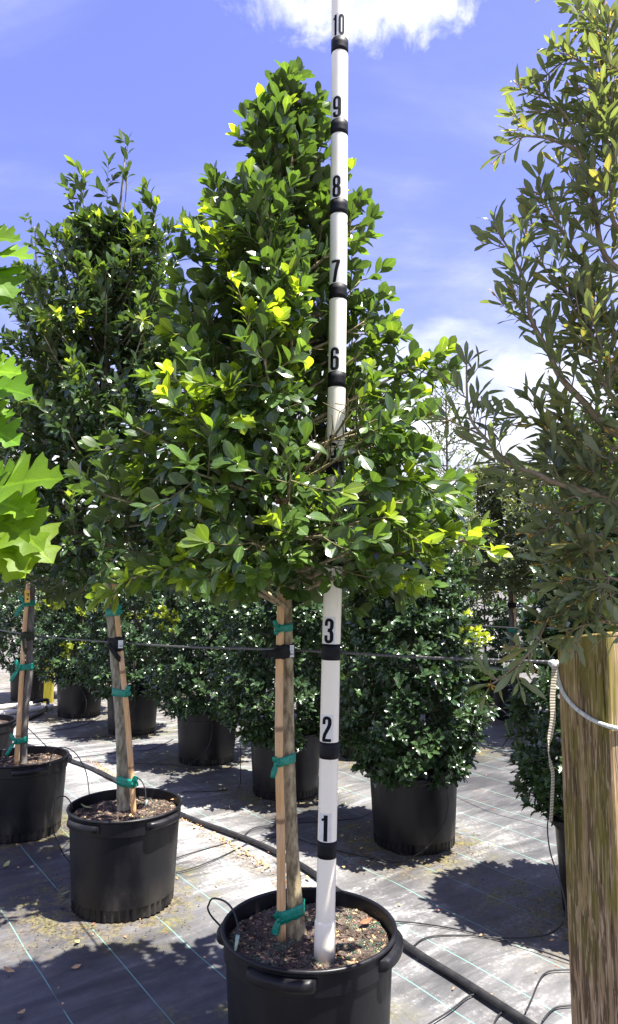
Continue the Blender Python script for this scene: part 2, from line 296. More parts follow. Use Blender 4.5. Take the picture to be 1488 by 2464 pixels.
# ------------------------------------------------------------------ objects
def tag(o, label=None, cat=None, group=None, kind=None):
    if label: o['label'] = label
    if cat: o['category'] = cat
    if group: o['group'] = group
    if kind: o['kind'] = kind
    return o
def empty(name, loc, label=None, cat=None, group=None):
    o = bpy.data.objects.new(name, None); COL.objects.link(o); o.location = loc; o.empty_display_size = 0.1
    return tag(o, label, cat, group)
def org(o):
    v = Vector((0, 0, 0))
    while o is not None: v += o.location; o = o.parent
    return v
class MB:
    def __init__(s): s.v = []; s.f = []; s.al = []
    def add(s, vs, fs, al=None):
        b = len(s.v); s.v += [tuple(p) for p in vs]; s.f += [tuple(i + b for i in q) for q in fs]
        s.al += list(al) if al is not None else [0.0] * len(vs)
    def tube(s, path, radii, seg=8, cap=True, prof=None):
        P = [Vector(p) for p in path]; n = len(P)
        if not hasattr(radii, '__len__'): radii = [radii] * n
        t0 = (P[1] - P[0]).normalized(); up = Vector((0, 0, 1)) if abs(t0.z) < 0.9 else Vector((0, -1, 0))
        nx = t0.cross(up).normalized(); vs = []; al = []; acc = 0.0
        for i in range(n):
            t = (P[min(i + 1, n - 1)] - P[max(i - 1, 0)])
            t = t.normalized() if t.length > 1e-9 else t0
            nx = (nx - t * nx.dot(t)); nx = nx.normalized() if nx.length > 1e-6 else t.orthogonal().normalized(); ny = t.cross(nx)
            if i: acc += (P[i] - P[i - 1]).length
            for j in range(seg):
                a = 2 * math.pi * j / seg; vs.append(P[i] + (nx * math.cos(a) + ny * math.sin(a)) * radii[i]); al.append(acc)
        fs = [(i * seg + j, i * seg + (j + 1) % seg, (i + 1) * seg + (j + 1) % seg, (i + 1) * seg + j) for i in range(n - 1) for j in range(seg)]
        if cap: fs += [tuple(reversed(range(seg))), tuple(range((n - 1) * seg, n * seg))]
        s.add(vs, fs, al)
    def lathe(s, prof, seg=48, c=(0, 0, 0), mod=None, close=False):
        vs = []; n = len(prof)
        for i, (r, z) in enumerate(prof):
            for j in range(seg):
                a = 2 * math.pi * j / seg; rr = r + (mod(a, z, i) if mod else 0)
                vs.append((c[0] + rr * math.cos(a), c[1] + rr * math.sin(a), c[2] + z))
        fs = [(i * seg + j, i * seg + (j + 1) % seg, (i + 1) * seg + (j + 1) % seg, (i + 1) * seg + j) for i in range(n - 1) for j in range(seg)]
        if close: fs += [((n - 1) * seg + j, (n - 1) * seg + (j + 1) % seg, (j + 1) % seg, j) for j in range(seg)]
        s.add(vs, fs)
    def box(s, c, ex, ey, ez):
        c = Vector(c); vs = [c + ex * a + ey * b + ez * d for a in (-1, 1) for b in (-1, 1) for d in (-1, 1)]
        s.add(vs, [(0, 1, 3, 2), (4, 6, 7, 5), (0, 4, 5, 1), (2, 3, 7, 6), (0, 2, 6, 4), (1, 5, 7, 3)])
    def strip(s, path, across, w, thick=0.0012):          # a flat band with thickness; across and w per point
        P = [Vector(p) for p in path]; n = len(P)
        if not hasattr(w, '__len__'): w = [w] * n
        A = [Vector(a) for a in across] if not isinstance(across, Vector) else [across] * n
        vs = []; al = []; acc = 0
        for i in range(n):
            t = (P[min(i + 1, n - 1)] - P[max(i - 1, 0)]).normalized(); a = (A[i] - t * A[i].dot(t)).normalized(); nn = t.cross(a)
            if i: acc += (P[i] - P[i - 1]).length
            for sa, sn in ((-1, -1), (1, -1), (1, 1), (-1, 1)):
                vs.append(P[i] + a * (sa * w[i] / 2) + nn * (sn * thick / 2)); al.append(acc)
        fs = [(i * 4 + j, i * 4 + (j + 1) % 4, i * 4 + 4 + (j + 1) % 4, i * 4 + 4 + j) for i in range(n - 1) for j in range(4)]
        fs += [(3, 2, 1, 0), tuple(range(4 * n - 4, 4 * n))]
        s.add(vs, fs, al)
    def build(s, name, mat, parent=None, loc=None, smooth=True, along=False):
        o0 = org(parent) if parent is not None else Vector(loc if loc is not None else (0, 0, 0))
        me = bpy.data.meshes.new(name); me.from_pydata([(p[0] - o0.x, p[1] - o0.y, p[2] - o0.z) for p in s.v], [], s.f)
        if smooth: me.polygons.foreach_set('use_smooth', [True] * len(me.polygons))
        if along:
            at = me.attributes.new('along', 'FLOAT', 'POINT'); at.data.foreach_set('value', s.al)
        me.materials.append(M[mat] if isinstance(mat, str) else mat); me.update()
        o = bpy.data.objects.new(name, me); COL.objects.link(o)
        if parent is not None: o.parent = parent
        else: o.location = o0
        return o
def autosmooth(o, ang=35):
    me = o.data; me.polygons.foreach_set('use_smooth', [True] * len(me.polygons))
    try: me.set_sharp_from_angle(angle=R(ang))
    except Exception: pass
def catmull(pts, n=6):
    P = [Vector(p) for p in pts]
    if len(P) < 3: return [P[0].lerp(P[-1], i / (n * 2)) for i in range(n * 2 + 1)]
    out = []
    for i in range(len(P) - 1):
        p0 = P[max(i - 1, 0)]; p1 = P[i]; p2 = P[i + 1]; p3 = P[min(i + 2, len(P) - 1)]
        for k in range(n):
            t = k / n
            out.append(0.5 * ((2 * p1) + (p2 - p0) * t + (2 * p0 - 5 * p1 + 4 * p2 - p3) * t * t + (3 * p1 - p0 - 3 * p2 + p3) * t ** 3))
    out.append(P[-1]); return out
def at_z(path, z):
    for a, b in zip(path[:-1], path[1:]):
        if (a.z - z) * (b.z - z) <= 0 and abs(b.z - a.z) > 1e-9: return a.lerp(b, (z - a.z) / (b.z - a.z))
    return path[0].copy() if abs(path[0].z - z) < abs(path[-1].z - z) else path[-1].copy()
def interp(tab, x):
    xs = [t[0] for t in tab]; ys = [t[1] for t in tab]; return float(np.interp(x, xs, ys))
def noisev(x, y, z): return noise.noise(Vector((x, y, z)))

# ------------------------------------------------------------------ ground
POTS = []        # (x, y) of every pot, for the stains round them
def ground(pots):
    def axis(a, b, step, far, k):
        c = list(np.arange(a, b + 1e-6, step)); lo = []; hi = []; d = step; x = a
        while x > -far: d *= k; x -= d; lo.append(x)
        d = step; x = b
        while x < far: d *= k; x += d; hi.append(x)
        return np.array(lo[::-1] + c + hi)
    X = axis(-3.0, 2.4, 0.035, 600, 1.22); Y = axis(1.6, 7.4, 0.035, 900, 1.22)
    gx, gy = np.meshgrid(X, Y); x = gx.ravel(); y = gy.ravel()
    n_ = x * ACROSS.x + y * ACROSS.y; r_ = x * ROW.x + y * ROW.y
    near = np.exp(-((x / 5) ** 2 + ((y - 4) / 5) ** 2))
    z = near * (0.004 * np.sin(n_ * 9.0 + np.sin(r_ * 2.1) * 1.2) * np.sin(r_ * 3.3 + 0.7) + 0.003 * np.sin(r_ * 11 + n_ * 3.0) * np.sin(n_ * 5.2)) - 0.006 * near
    moss = np.zeros_like(x); dirt = np.zeros_like(x)
    for i, (px, py) in enumerate(pots):
        d = np.hypot(x - px, y - py)
        moss += np.exp(-((d - 0.34) / 0.17) ** 2) * (0.95 if i % 2 == 0 else 0.8)
        dx, dy = x - (px - 0.22), y - (py - 0.10)
        dirt += np.exp(-(np.hypot(dx, dy) / 0.36) ** 2) * 1.0 + np.exp(-((d - 0.27) / 0.07) ** 2) * 0.7
        moss += np.exp(-(np.hypot(x - (px - 0.45), y - (py + 0.15)) / 0.22) ** 2) * 0.7
    # moss along the fabric seam between the hollies
    moss += np.exp(-((n_ - 2.97) / 0.05) ** 2) * 0.7 * np.exp(-((r_ - 2.4) / 0.8) ** 2)
    dirt += np.exp(-((n_ - 2.16) / 0.05) ** 2) * 0.8 * (r_ > 2.3) * np.exp(-((r_ - 3.6) / 1.3) ** 2)
    dirt += np.exp(-((n_ - 3.1) / 0.30) ** 2) * 0.55 * np.exp(-((r_ - 3.2) / 0.5) ** 2)
    wear_shade = 0.55 * np.exp(-((n_ - 2.5) / 0.5) ** 2) + 0.9 * np.exp(-((n_ - 2.05) / 0.25) ** 2) * (1 / (1 + np.exp(-(r_ - 2.3) * 4))) + 0.6 * np.exp(-((n_ - 3.55) / 0.3) ** 2) - 0.45 * np.exp(-((n_ - 1.0) / 0.45) ** 2)  # bleached wear between rows; last term paints shade into the near strip
    far = np.clip((y - 7) / 3, 0, 1); dirt += far * 0.7; wear_shade += far * 0.4
    st = np.stack([np.clip(moss, 0, 1), np.clip(dirt, 0, 1), np.clip(wear_shade, -0.5, 1.2) * 0.5 + 0.25, np.ones_like(x)], 1)
    nx, ny = len(X), len(Y)
    idx = np.arange(nx * ny).reshape(ny, nx)
    q = np.stack([idx[:-1, :-1], idx[:-1, 1:], idx[1:, 1:], idx[1:, :-1]], -1).reshape(-1, 4)
    me = bpy.data.meshes.new('ground'); me.vertices.add(nx * ny); me.vertices.foreach_set('co', np.stack([x, y, z], 1).ravel())
    me.loops.add(q.size); me.loops.foreach_set('vertex_index', q.ravel()); me.polygons.add(len(q)); me.polygons.foreach_set('loop_start', np.arange(0, q.size, 4))
    me.polygons.foreach_set('use_smooth', [True] * len(q)); me.update(calc_edges=True); me.validate()
    at = me.attributes.new('stain_shade', 'FLOAT_COLOR', 'POINT'); at.data.foreach_set('color', st.ravel().astype(np.float32))
    me.materials.append(M['ground_fabric']); o = bpy.data.objects.new('ground', me); COL.objects.link(o); tag(o, kind='structure')

# ------------------------------------------------------------------ pots
POT_H = 0.465
def make_pot(x, y, label, group=None, rot=0.0, s=1.0, soil_z=0.415, seg=144, chips=0, prills=0, big=0, seed=1, tilt=None):
    POTS.append((x, y)); rng = random.Random(seed)
    root = empty('nursery_pot', (x, y, 0), label, 'plant pot', group or 'black nursery pots')
    def flute(a, z, i):
        return (0.0045 * s * (1 if math.sin(a * 44) > 0 else -1)) if (z < 0.052 * s) else 0.0
    b = MB(); H = POT_H * s
    b.lathe([(0.205 * s, 0.004), (0.243 * s, 0.0), (0.2435 * s, 0.012 * s), (0.245 * s, 0.050 * s), (0.250 * s, 0.0545 * s), (0.2515 * s, 0.075 * s), (0.258 * s, 0.18 * s), (0.264 * s, 0.29 * s), (0.2690 * s, 0.384 * s), (0.2755 * s, 0.388 * s), (0.2765 * s, 0.45 * s)], seg, (x, y, 0), flute)
    ob = b.build('body', 'pot_black', root); autosmooth(ob, 40)
    b = MB()
    prof = []
    for k in range(12):
        a = 2 * math.pi * k / 12; prof.append((0.2785 * s + 0.0075 * s * math.cos(a), H - 0.006 * s + 0.0065 * s * math.sin(a)))
    b.lathe(prof, 96, (x, y, 0), close=True); b.lathe([(0.271 * s, H - 0.008 * s), (0.265 * s, 0.36 * s)], 96, (x, y, 0))
    b.build('rim', 'pot_black', root)
    for q in range(4):
        b = MB(); a0 = rot + q * math.pi / 2; half = R(23); n = 18; vs = []
        for i in range(n + 1):
            t = -1 + 2 * i / n; a = a0 + half * t; e = max(0.0, 1 - abs(t) ** 7); pr = 0.026 * s * e ** 0.6 + 0.0005
            for rr, zz in ((0.272 * s, 0.414 * s), (0.2770 * s + pr * 0.75, 0.409 * s), (0.2770 * s + pr, 0.416 * s), (0.2770 * s + pr, 0.434 * s), (0.2770 * s + pr * 0.8, 0.441 * s), (0.272 * s, 0.444 * s)):
                vs.append((x + rr * math.cos(a), y + rr * math.sin(a), zz))
        fs = [(i * 6 + j, i * 6 + 6 + j, i * 6 + 6 + (j + 1) % 6, i * 6 + (j + 1) % 6) for i in range(n) for j in range(6)]
        fs += [tuple(range(6)), tuple(reversed(range(n * 6, n * 6 + 6)))]
        b.add(vs, fs); autosmooth(b.build('handle', 'pot_black', root), 50)
    # soil
    b = MB(); sz = soil_z * s; rs = 0.267 * s; rings = 22; sg = 72; vs = [(x, y, sz + 0.012)]
    def soil_h(px, py):
        d = math.hypot(px - x, py - y) / rs
        return sz + 0.014 * (1 - d * d) + 0.010 * noisev(px * 16, py * 16, seed) + 0.005 * noisev(px * 45, py * 45, seed + 3)
    for i in range(1, rings + 1):
        for j in range(sg):
            a = 2 * math.pi * j / sg; r = rs * i / rings; px, py = x + r * math.cos(a), y + r * math.sin(a); vs.append((px, py, soil_h(px, py)))
    fs = [(0, 1 + j, 1 + (j + 1) % sg) for j in range(sg)]
    fs += [(1 + (i - 1) * sg + j, 1 + i * sg + j, 1 + i * sg + (j + 1) % sg, 1 + (i - 1) * sg + (j + 1) % sg) for i in range(1, rings) for j in range(sg)]
    b.add(vs, fs); b.build('soil', 'soil', root)
    def chip(mb, lx, ly, lz, px, py, up=0.0):
        a = rng.uniform(0, 6.28); tl = rng.uniform(-0.5, 0.5); tl2 = rng.uniform(-0.4, 0.4)
        m = Matrix.Rotation(a, 3, 'Z') @ Matrix.Rotation(tl, 3, 'X') @ Matrix.Rotation(tl2, 3, 'Y')
        ex, ey, ez = m @ Vector((lx, 0, 0)), m @ Vector((0, ly, 0)), m @ Vector((0, 0, lz)); c = Vector((px, py, soil_h(px, py) + up))
        sk = rng.uniform(0.4, 1.0); sk2 = rng.uniform(0.4, 1.0)
        vs = [c - ex - ey * sk - ez, c - ex + ey - ez, c + ex - ey - ez, c + ex + ey * sk2 - ez, c - ex - ey * sk + ez, c - ex + ey + ez, c + ex - ey + ez, c + ex + ey * sk2 + ez]
        mb.add(vs, [(0, 1, 3, 2), (4, 6, 7, 5), (0, 4, 5, 1), (2, 3, 7, 6), (0, 2, 6, 4), (1, 5, 7, 3)])
    def spot(f=0.96):
        r = rs * f * math.sqrt(rng.random()); a = rng.uniform(0, 6.283); return x + r * math.cos(a), y + r * math.sin(a)
    if chips:
        for mat, cnt in (('bark_chip', chips), ('litter_tan', chips // 9), ('debris', chips // 3)):
            b = MB()
            for _ in range(cnt): L_ = rng.uniform(0.0035, 0.011); chip(b, L_, L_ * rng.uniform(0.25, 0.7), rng.uniform(0.0008, 0.0025), *spot())
            tag(b.build('bark_mulch', mat, root, smooth=False), kind='stuff')
        for k in range(big):
            b = MB(); L_ = rng.uniform(0.010, 0.019); chip(b, L_, L_ * rng.uniform(0.3, 0.6), rng.uniform(0.002, 0.004), *spot(), 0.003)
            b.build('bark_chip', 'bark_chip' if k % 3 else 'debris', root, smooth=False)
    if prills:
        for mat, cnt in (('prill', prills), ('prill_pale', prills // 4)):
            b = MB(); c_ = 0; tries = 0
            while c_ < cnt and tries < cnt * 12:
                tries += 1; px, py = spot(0.97); d = math.hypot(px - x, py - y) / rs
                if noisev(px * 13 + 4, py * 13, seed + 9) + 0.35 * d < 0.26: continue
                h = soil_h(px, py) + 0.001; r = rng.uniform(0.0013, 0.0022); c_ += 1
                b.add([(px + r, py, h), (px - r, py, h), (px, py + r, h), (px, py - r, h), (px, py, h + r), (px, py, h - r)], [(0, 2, 4), (2, 1, 4), (1, 3, 4), (3, 0, 4), (2, 0, 5), (1, 2, 5), (3, 1, 5), (0, 3, 5)])
            tag(b.build('fertilizer_prills', mat, root, smooth=False), kind='stuff')
    return root

# ------------------------------------------------------------------ leaves
def strip_leaf(st, fold=0.25, bend=0.18, twist=0.0, wav=0.0):
    vs = []; uv = []; fs = []
    for i, (t, w) in enumerate(st):
        zc = -bend * t * t; tw = twist * t; wz = wav * math.sin(t * 9.0)
        for sgn in (-1, 0, 1):
            y = sgn * w; z = zc + fold * abs(y) * (0.6 + 0.4 * (1 - t)) + tw * y + wz * sgn * w
            vs.append((t, y, z)); uv.append((abs(sgn) * 1.0, t))
    for i in range(len(st) - 1):
        a = i * 3; b = a + 3
        for k in (0, 1):
            if st[i][1] < 1e-6: fs.append((a + 1, b + k, b + k + 1) if True else None)
            elif st[i + 1][1] < 1e-6: fs.append((a + k, b + 1, a + k + 1))
            else: fs += [(a + k, b + k, b + k + 1), (a + k, b + k + 1, a + k + 1)]
    return np.array(vs), np.array(fs), np.array(uv)
def obovate(n, wl, skew):
    st = [(0, 0.0), (0.06, 0.018)]
    for i in range(1, n): 
        t = 0.06 + 0.94 * i / n; x = (t - 0.06) / 0.94
        st.append((t, wl / 2 * math.sin(math.pi * x ** skew) ** (0.8 if skew < 1.25 else 0.68)))
    return st + [(1.0, 0.0)]
def holly(n_sp, wl, amp):
    st = [(0, 0.0), (0.07, 0.02)]
    for i in range(n_sp):
        t0 = 0.12 + 0.80 * (i + 0.15) / n_sp; t1 = 0.12 + 0.80 * (i + 0.75) / n_sp
        w = lambda t: wl / 2 * math.sin(math.pi * ((t - 0.05) / 0.97) ** 0.85) ** 0.7
        st += [(t0, w(t0) * (1 - amp)), (t1, w(t1) * (1 + amp * 0.7))]
    return st + [(1.0, 0.0)]
def oak_lobed():
    side = [(0, .0), (.10, .014), (.15, .07), (.19, .21), (.24, .20), (.27, .13), (.32, .14), (.37, .28), (.42, .45), (.45, .40), (.485, .42), (.50, .30), (.52, .17), (.58, .18), (.63, .28), (.70, .37), (.72, .31), (.755, .28), (.77, .16), (.81, .13), (.86, .17), (.92, .18), (.935, .10), (1.0, 0)]
    n = len(side); vs = []; uv = []; fs = []
    for i, (t, w) in enumerate(side):
        mt = max(0.0, t - w * 0.45)
        for s_ in (-1, 0, 1):
            tt = t if s_ else mt; y = s_ * w; vs.append((tt, y, -0.16 * tt * tt + 0.22 * abs(y) + 0.05 * math.sin(tt * 20 + s_) * abs(y) * 2)); uv.append((abs(s_), tt))
    for i in range(n - 1):
        a = i * 3; b = a + 3
        for k in (0, 1): fs += [(a + k, b + k, b + k + 1), (a + k, b + k + 1, a + k + 1)]
    return np.array(vs), np.array(fs), np.array(uv)
SH = {
 'glossy': [strip_leaf(obovate(6, 0.50, 1.40), 0.22, 0.16, 0.25), strip_leaf(obovate(6, 0.45, 1.30), 0.35, 0.28, -0.3), strip_leaf(obovate(6, 0.53, 1.50), 0.15, 0.05, 0.15)],
 'pointed': [strip_leaf(obovate(6, 0.40, 0.98), 0.30, 0.22, 0.25), strip_leaf(obovate(6, 0.36, 1.05), 0.40, 0.32, -0.3), strip_leaf(obovate(6, 0.43, 1.05), 0.2, 0.10, 0.1)],
 'holly': [strip_leaf(holly(4, 0.46, 0.30), 0.35, 0.22, 0.2, 0.25), strip_leaf(holly(4, 0.42, 0.30), 0.5, 0.35, -0.2, 0.2), strip_leaf(holly(3, 0.48, 0.32), 0.25, 0.12, 0.1, 0.3)],
 'holly_far': [strip_leaf(holly(2, 0.46, 0.28), 0.35, 0.2, 0.2), strip_leaf(holly(2, 0.44, 0.28), 0.5, 0.35, -0.2)],
 'live_oak': [strip_leaf(obovate(6, 0.235, 1.30), 0.30, 0.16, 0.2, 0.15), strip_leaf(obovate(6, 0.20, 1.26), 0.5, 0.30, -0.4, 0.2), strip_leaf(obovate(6, 0.26, 1.4), 0.2, -0.10, 0.3, 0.1)],
 'small': [strip_leaf(obovate(3, 0.40, 1.05), 0.3, 0.2, 0.2), strip_leaf(obovate(3, 0.36, 1.05), 0.4, 0.3, -0.2)],
 'red_oak': [oak_lobed()],
}
class Plant:
    all = []
    def __init__(s, root, shape, mat, limit=300):
        s.root = root; s.shape = shape; s.mat = mat; s.limit = limit; s.P = []; s.D = []; s.Nn = []; s.S = []; s.A = []; s.Rn = []; s.K = []; Plant.all.append(s)
    def leaf(s, rng, p, d, nrm, size, age):
        s.P.append(tuple(p)); s.D.append(tuple(d)); s.Nn.append(tuple(nrm)); s.S.append(size); s.A.append(min(max(age, 0), 1)); s.Rn.append(rng.random()); s.K.append(rng.randrange(len(SH[s.shape])))
def clear_of_pole():
    # leaves are pushed aside where the measuring pole stands in front of the crown
    rng = random.Random(55); p = P1; keep = []
    for i, (q, d) in enumerate(zip(p.P, p.D)):
        l = math.sqrt(sum(c * c for c in d)); c = [q[k] + d[k] / l * p.S[i] * 0.5 for k in range(3)]
        xp = 0.075 + 0.012 * (c[2] - 1.5); dx = abs(c[0] - xp)
        if c[1] < 2.35 and dx < 0.085 and (c[2] > 1.99 or c[2] < 1.56 or rng.random() < 0.60): continue
        keep.append(i)
    for n in ('P', 'D', 'Nn', 'S', 'A', 'Rn', 'K'): setattr(p, n, [getattr(p, n)[i] for i in keep])
def finish_plants():
    clear_of_pole()
    plants = [p for p in Plant.all if p.P]
    frames = []
    for p in plants:
        P = np.array(p.P); D = np.array(p.D); Nn = np.array(p.Nn); S = np.array(p.S)
        D /= np.linalg.norm(D, axis=1)[:, None]; Nn = Nn - D * (Nn * D).sum(1)[:, None]; nl = np.linalg.norm(Nn, axis=1); Nn[nl < 1e-5] = (0.01, 0.02, 1.0); Nn /= np.linalg.norm(Nn, axis=1)[:, None]
        Yv = np.cross(Nn, D); frames.append((P, D, Yv, Nn, S))
    # which leaves show: the front one of every small cell of the picture
    allc = []; 
    for i, (P, D, Yv, Nn, S) in enumerate(frames):
        c = P + D * (S * 0.5)[:, None]; q = c - np.array([0, 0, CAM_H]); dep = q[:, 1] * CP + q[:, 2] * SP; up = q[:, 2] * CP - q[:, 1] * SP
        dd = np.maximum(dep, 0.05); u = 744 + FPX * q[:, 0] / dd; v = 1232 - FPX * up / dd
        vis = np.abs((Nn * q).sum(1)) / np.linalg.norm(q, axis=1); area = (S / dd * FPX) ** 2 * (vis + 0.08)
        ok = (dep > 0.3) & (u > 0) & (u < 1488) & (v > 0) & (v < 2464)
        allc.append((u, v, dd, area, ok))
    best = {}
    for i, (u, v, dd, area, ok) in enumerate(allc):
        for j in np.nonzero(ok)[0]:
            k = (int(u[j] // 13), int(v[j] // 13))
            if k not in best or dd[j] < best[k][0]: best[k] = (dd[j], i, j)
    pick = [[] for _ in plants]
    for d_, i, j in best.values(): pick[i].append(j)
    cache = {}
    for i, p in enumerate(plants):
        P, D, Yv, Nn, S = frames[i]; area = allc[i][3]
        js = sorted(pick[i], key=lambda j: -area[j])[:p.limit]
        root = p.root; ol = np.array(org(root)); single = np.zeros(len(P), bool); single[js] = True
        for j in js:
            ab = min(int(p.A[j] * 6), 5); rb = min(int(p.Rn[j] * 3), 2); key = (p.shape, p.mat, p.K[j], ab, rb)
            if key not in cache:
                V, Fc, UV = SH[p.shape][p.K[j]]; me = bpy.data.meshes.new('leaf'); me.from_pydata(V.tolist(), [], Fc.tolist())
                me.polygons.foreach_set('use_smooth', [True] * len(Fc)); at = me.attributes.new('leafdata', 'FLOAT_COLOR', 'POINT')
                c = np.zeros((len(V), 4), np.float32); c[:, 0] = (ab + 0.4) / 6; c[:, 1] = (rb + 0.5) / 3; c[:, 2] = UV[:, 0]; c[:, 3] = 1; at.data.foreach_set('color', c.ravel())
                me.materials.append(M[p.mat]); me.update(); cache[key] = me
            o = bpy.data.objects.new('leaf', cache[key]); COL.objects.link(o); o.parent = root
            m = np.eye(4); m[:3, 0] = D[j] * S[j]; m[:3, 1] = Yv[j] * S[j]; m[:3, 2] = Nn[j] * S[j]; m[:3, 3] = P[j] - ol; o.matrix_local = Matrix(m.tolist())
        rest = np.nonzero(~single)[0]
        if len(rest) == 0: continue
        K = np.array(p.K); vs = []; fs = []; cs = []; base = 0
        for k in range(len(SH[p.shape])):
            r = rest[K[rest] == k]
            if len(r) == 0: continue
            V, Fc, UV = SH[p.shape][k]; nv = len(V)
            w = P[r][:, None, :] + S[r][:, None, None] * (V[None, :, 0, None] * D[r][:, None, :] + V[None, :, 1, None] * Yv[r][:, None, :] + V[None, :, 2, None] * Nn[r][:, None, :]) - ol
            vs.append(w.reshape(-1, 3)); fs.append((Fc[None] + (np.arange(len(r)) * nv)[:, None, None]).reshape(-1, 3) + base); base += len(r) * nv
            c = np.ones((len(r), nv, 4), np.float32); c[:, :, 0] = np.array(p.A)[r][:, None]; c[:, :, 1] = np.array(p.Rn)[r][:, None]; c[:, :, 2] = UV[None, :, 0]; cs.append(c.reshape(-1, 4))
        vs = np.concatenate(vs); fs = np.concatenate(fs); cs = np.concatenate(cs)
        me = bpy.data.meshes.new('foliage'); me.vertices.add(len(vs)); me.vertices.foreach_set('co', vs.ravel()); me.loops.add(fs.size); me.loops.foreach_set('vertex_index', fs.ravel().astype(np.int32))
        me.polygons.add(len(fs)); me.polygons.foreach_set('loop_start', np.arange(0, fs.size, 3)); me.polygons.foreach_set('use_smooth', np.ones(len(fs), bool)); me.update(calc_edges=True)
        at = me.attributes.new('leafdata', 'FLOAT_COLOR', 'POINT'); at.data.foreach_set('color', cs.ravel()); me.materials.append(M[p.mat])
        o = bpy.data.objects.new('foliage', me); COL.objects.link(o); o.parent = root; tag(o, kind='stuff')

def rv(rng): 
    while True:
        v = Vector((rng.uniform(-1, 1), rng.uniform(-1, 1), rng.uniform(-1, 1)))
        if 0.05 < v.length < 1: return v.normalized()
def leafy_twig(pl, rng, path, size, spacing, age0, tipn=5, start=0.2, spread=0.9, upb=0.35, newtip=0.0, outv=None, droop=0.0):
    """leaves set in a spiral along a twig path, with a cluster at its tip"""
    P = [Vector(p) for p in path]; Ls = [(b - a).length for a, b in zip(P[:-1], P[1:])]; tot = sum(Ls); s = tot * start; a = rng.uniform(0, 6.28)
    def at(s_):
        for q, l in enumerate(Ls):
            if s_ <= l or q == len(Ls) - 1: return P[q].lerp(P[q + 1], min(s_ / max(l, 1e-6), 1)), (P[q + 1] - P[q]).normalized()
            s_ -= l
    seq = []
    while s < tot: seq.append((s, 0)); s += spacing * rng.uniform(0.7, 1.3)
    seq += [(tot, 1)] * tipn
    for s_, tip in seq:
        p, t = at(s_); a += 2.4 + rng.uniform(-0.3, 0.3); u = t.orthogonal().normalized(); w = t.cross(u)
        rad = u * math.cos(a) + w * math.sin(a)
        sp = spread * (0.62 if tip else 1.0) * rng.uniform(0.7, 1.3)
        d = (t + rad * sp + Vector((0, 0, upb - droop)) * rng.uniform(0.3, 1.0) + rv(rng) * 0.18).normalized()
        nrm = (Vector((0, 0, 1)) * 0.75 + t * 0.45 - rad * 0.25 + rv(rng) * 0.35 + (outv * 0.25 if outv is not None else Vector()))
        fr = s_ / tot; ag = age0 + newtip * max(0.0, fr - 0.5) / 0.5 + rng.uniform(-0.08, 0.10)
        pl.leaf(rng, p, d, nrm, size * rng.uniform(0.72, 1.18) * (0.85 if tip and newtip > 0.3 else 1.0), ag)
def quad_path(a, c, b, n=6): return [a * (1 - t) ** 2 + c * (2 * t * (1 - t)) + b * t * t for t in [i / n for i in range(n + 1)]]

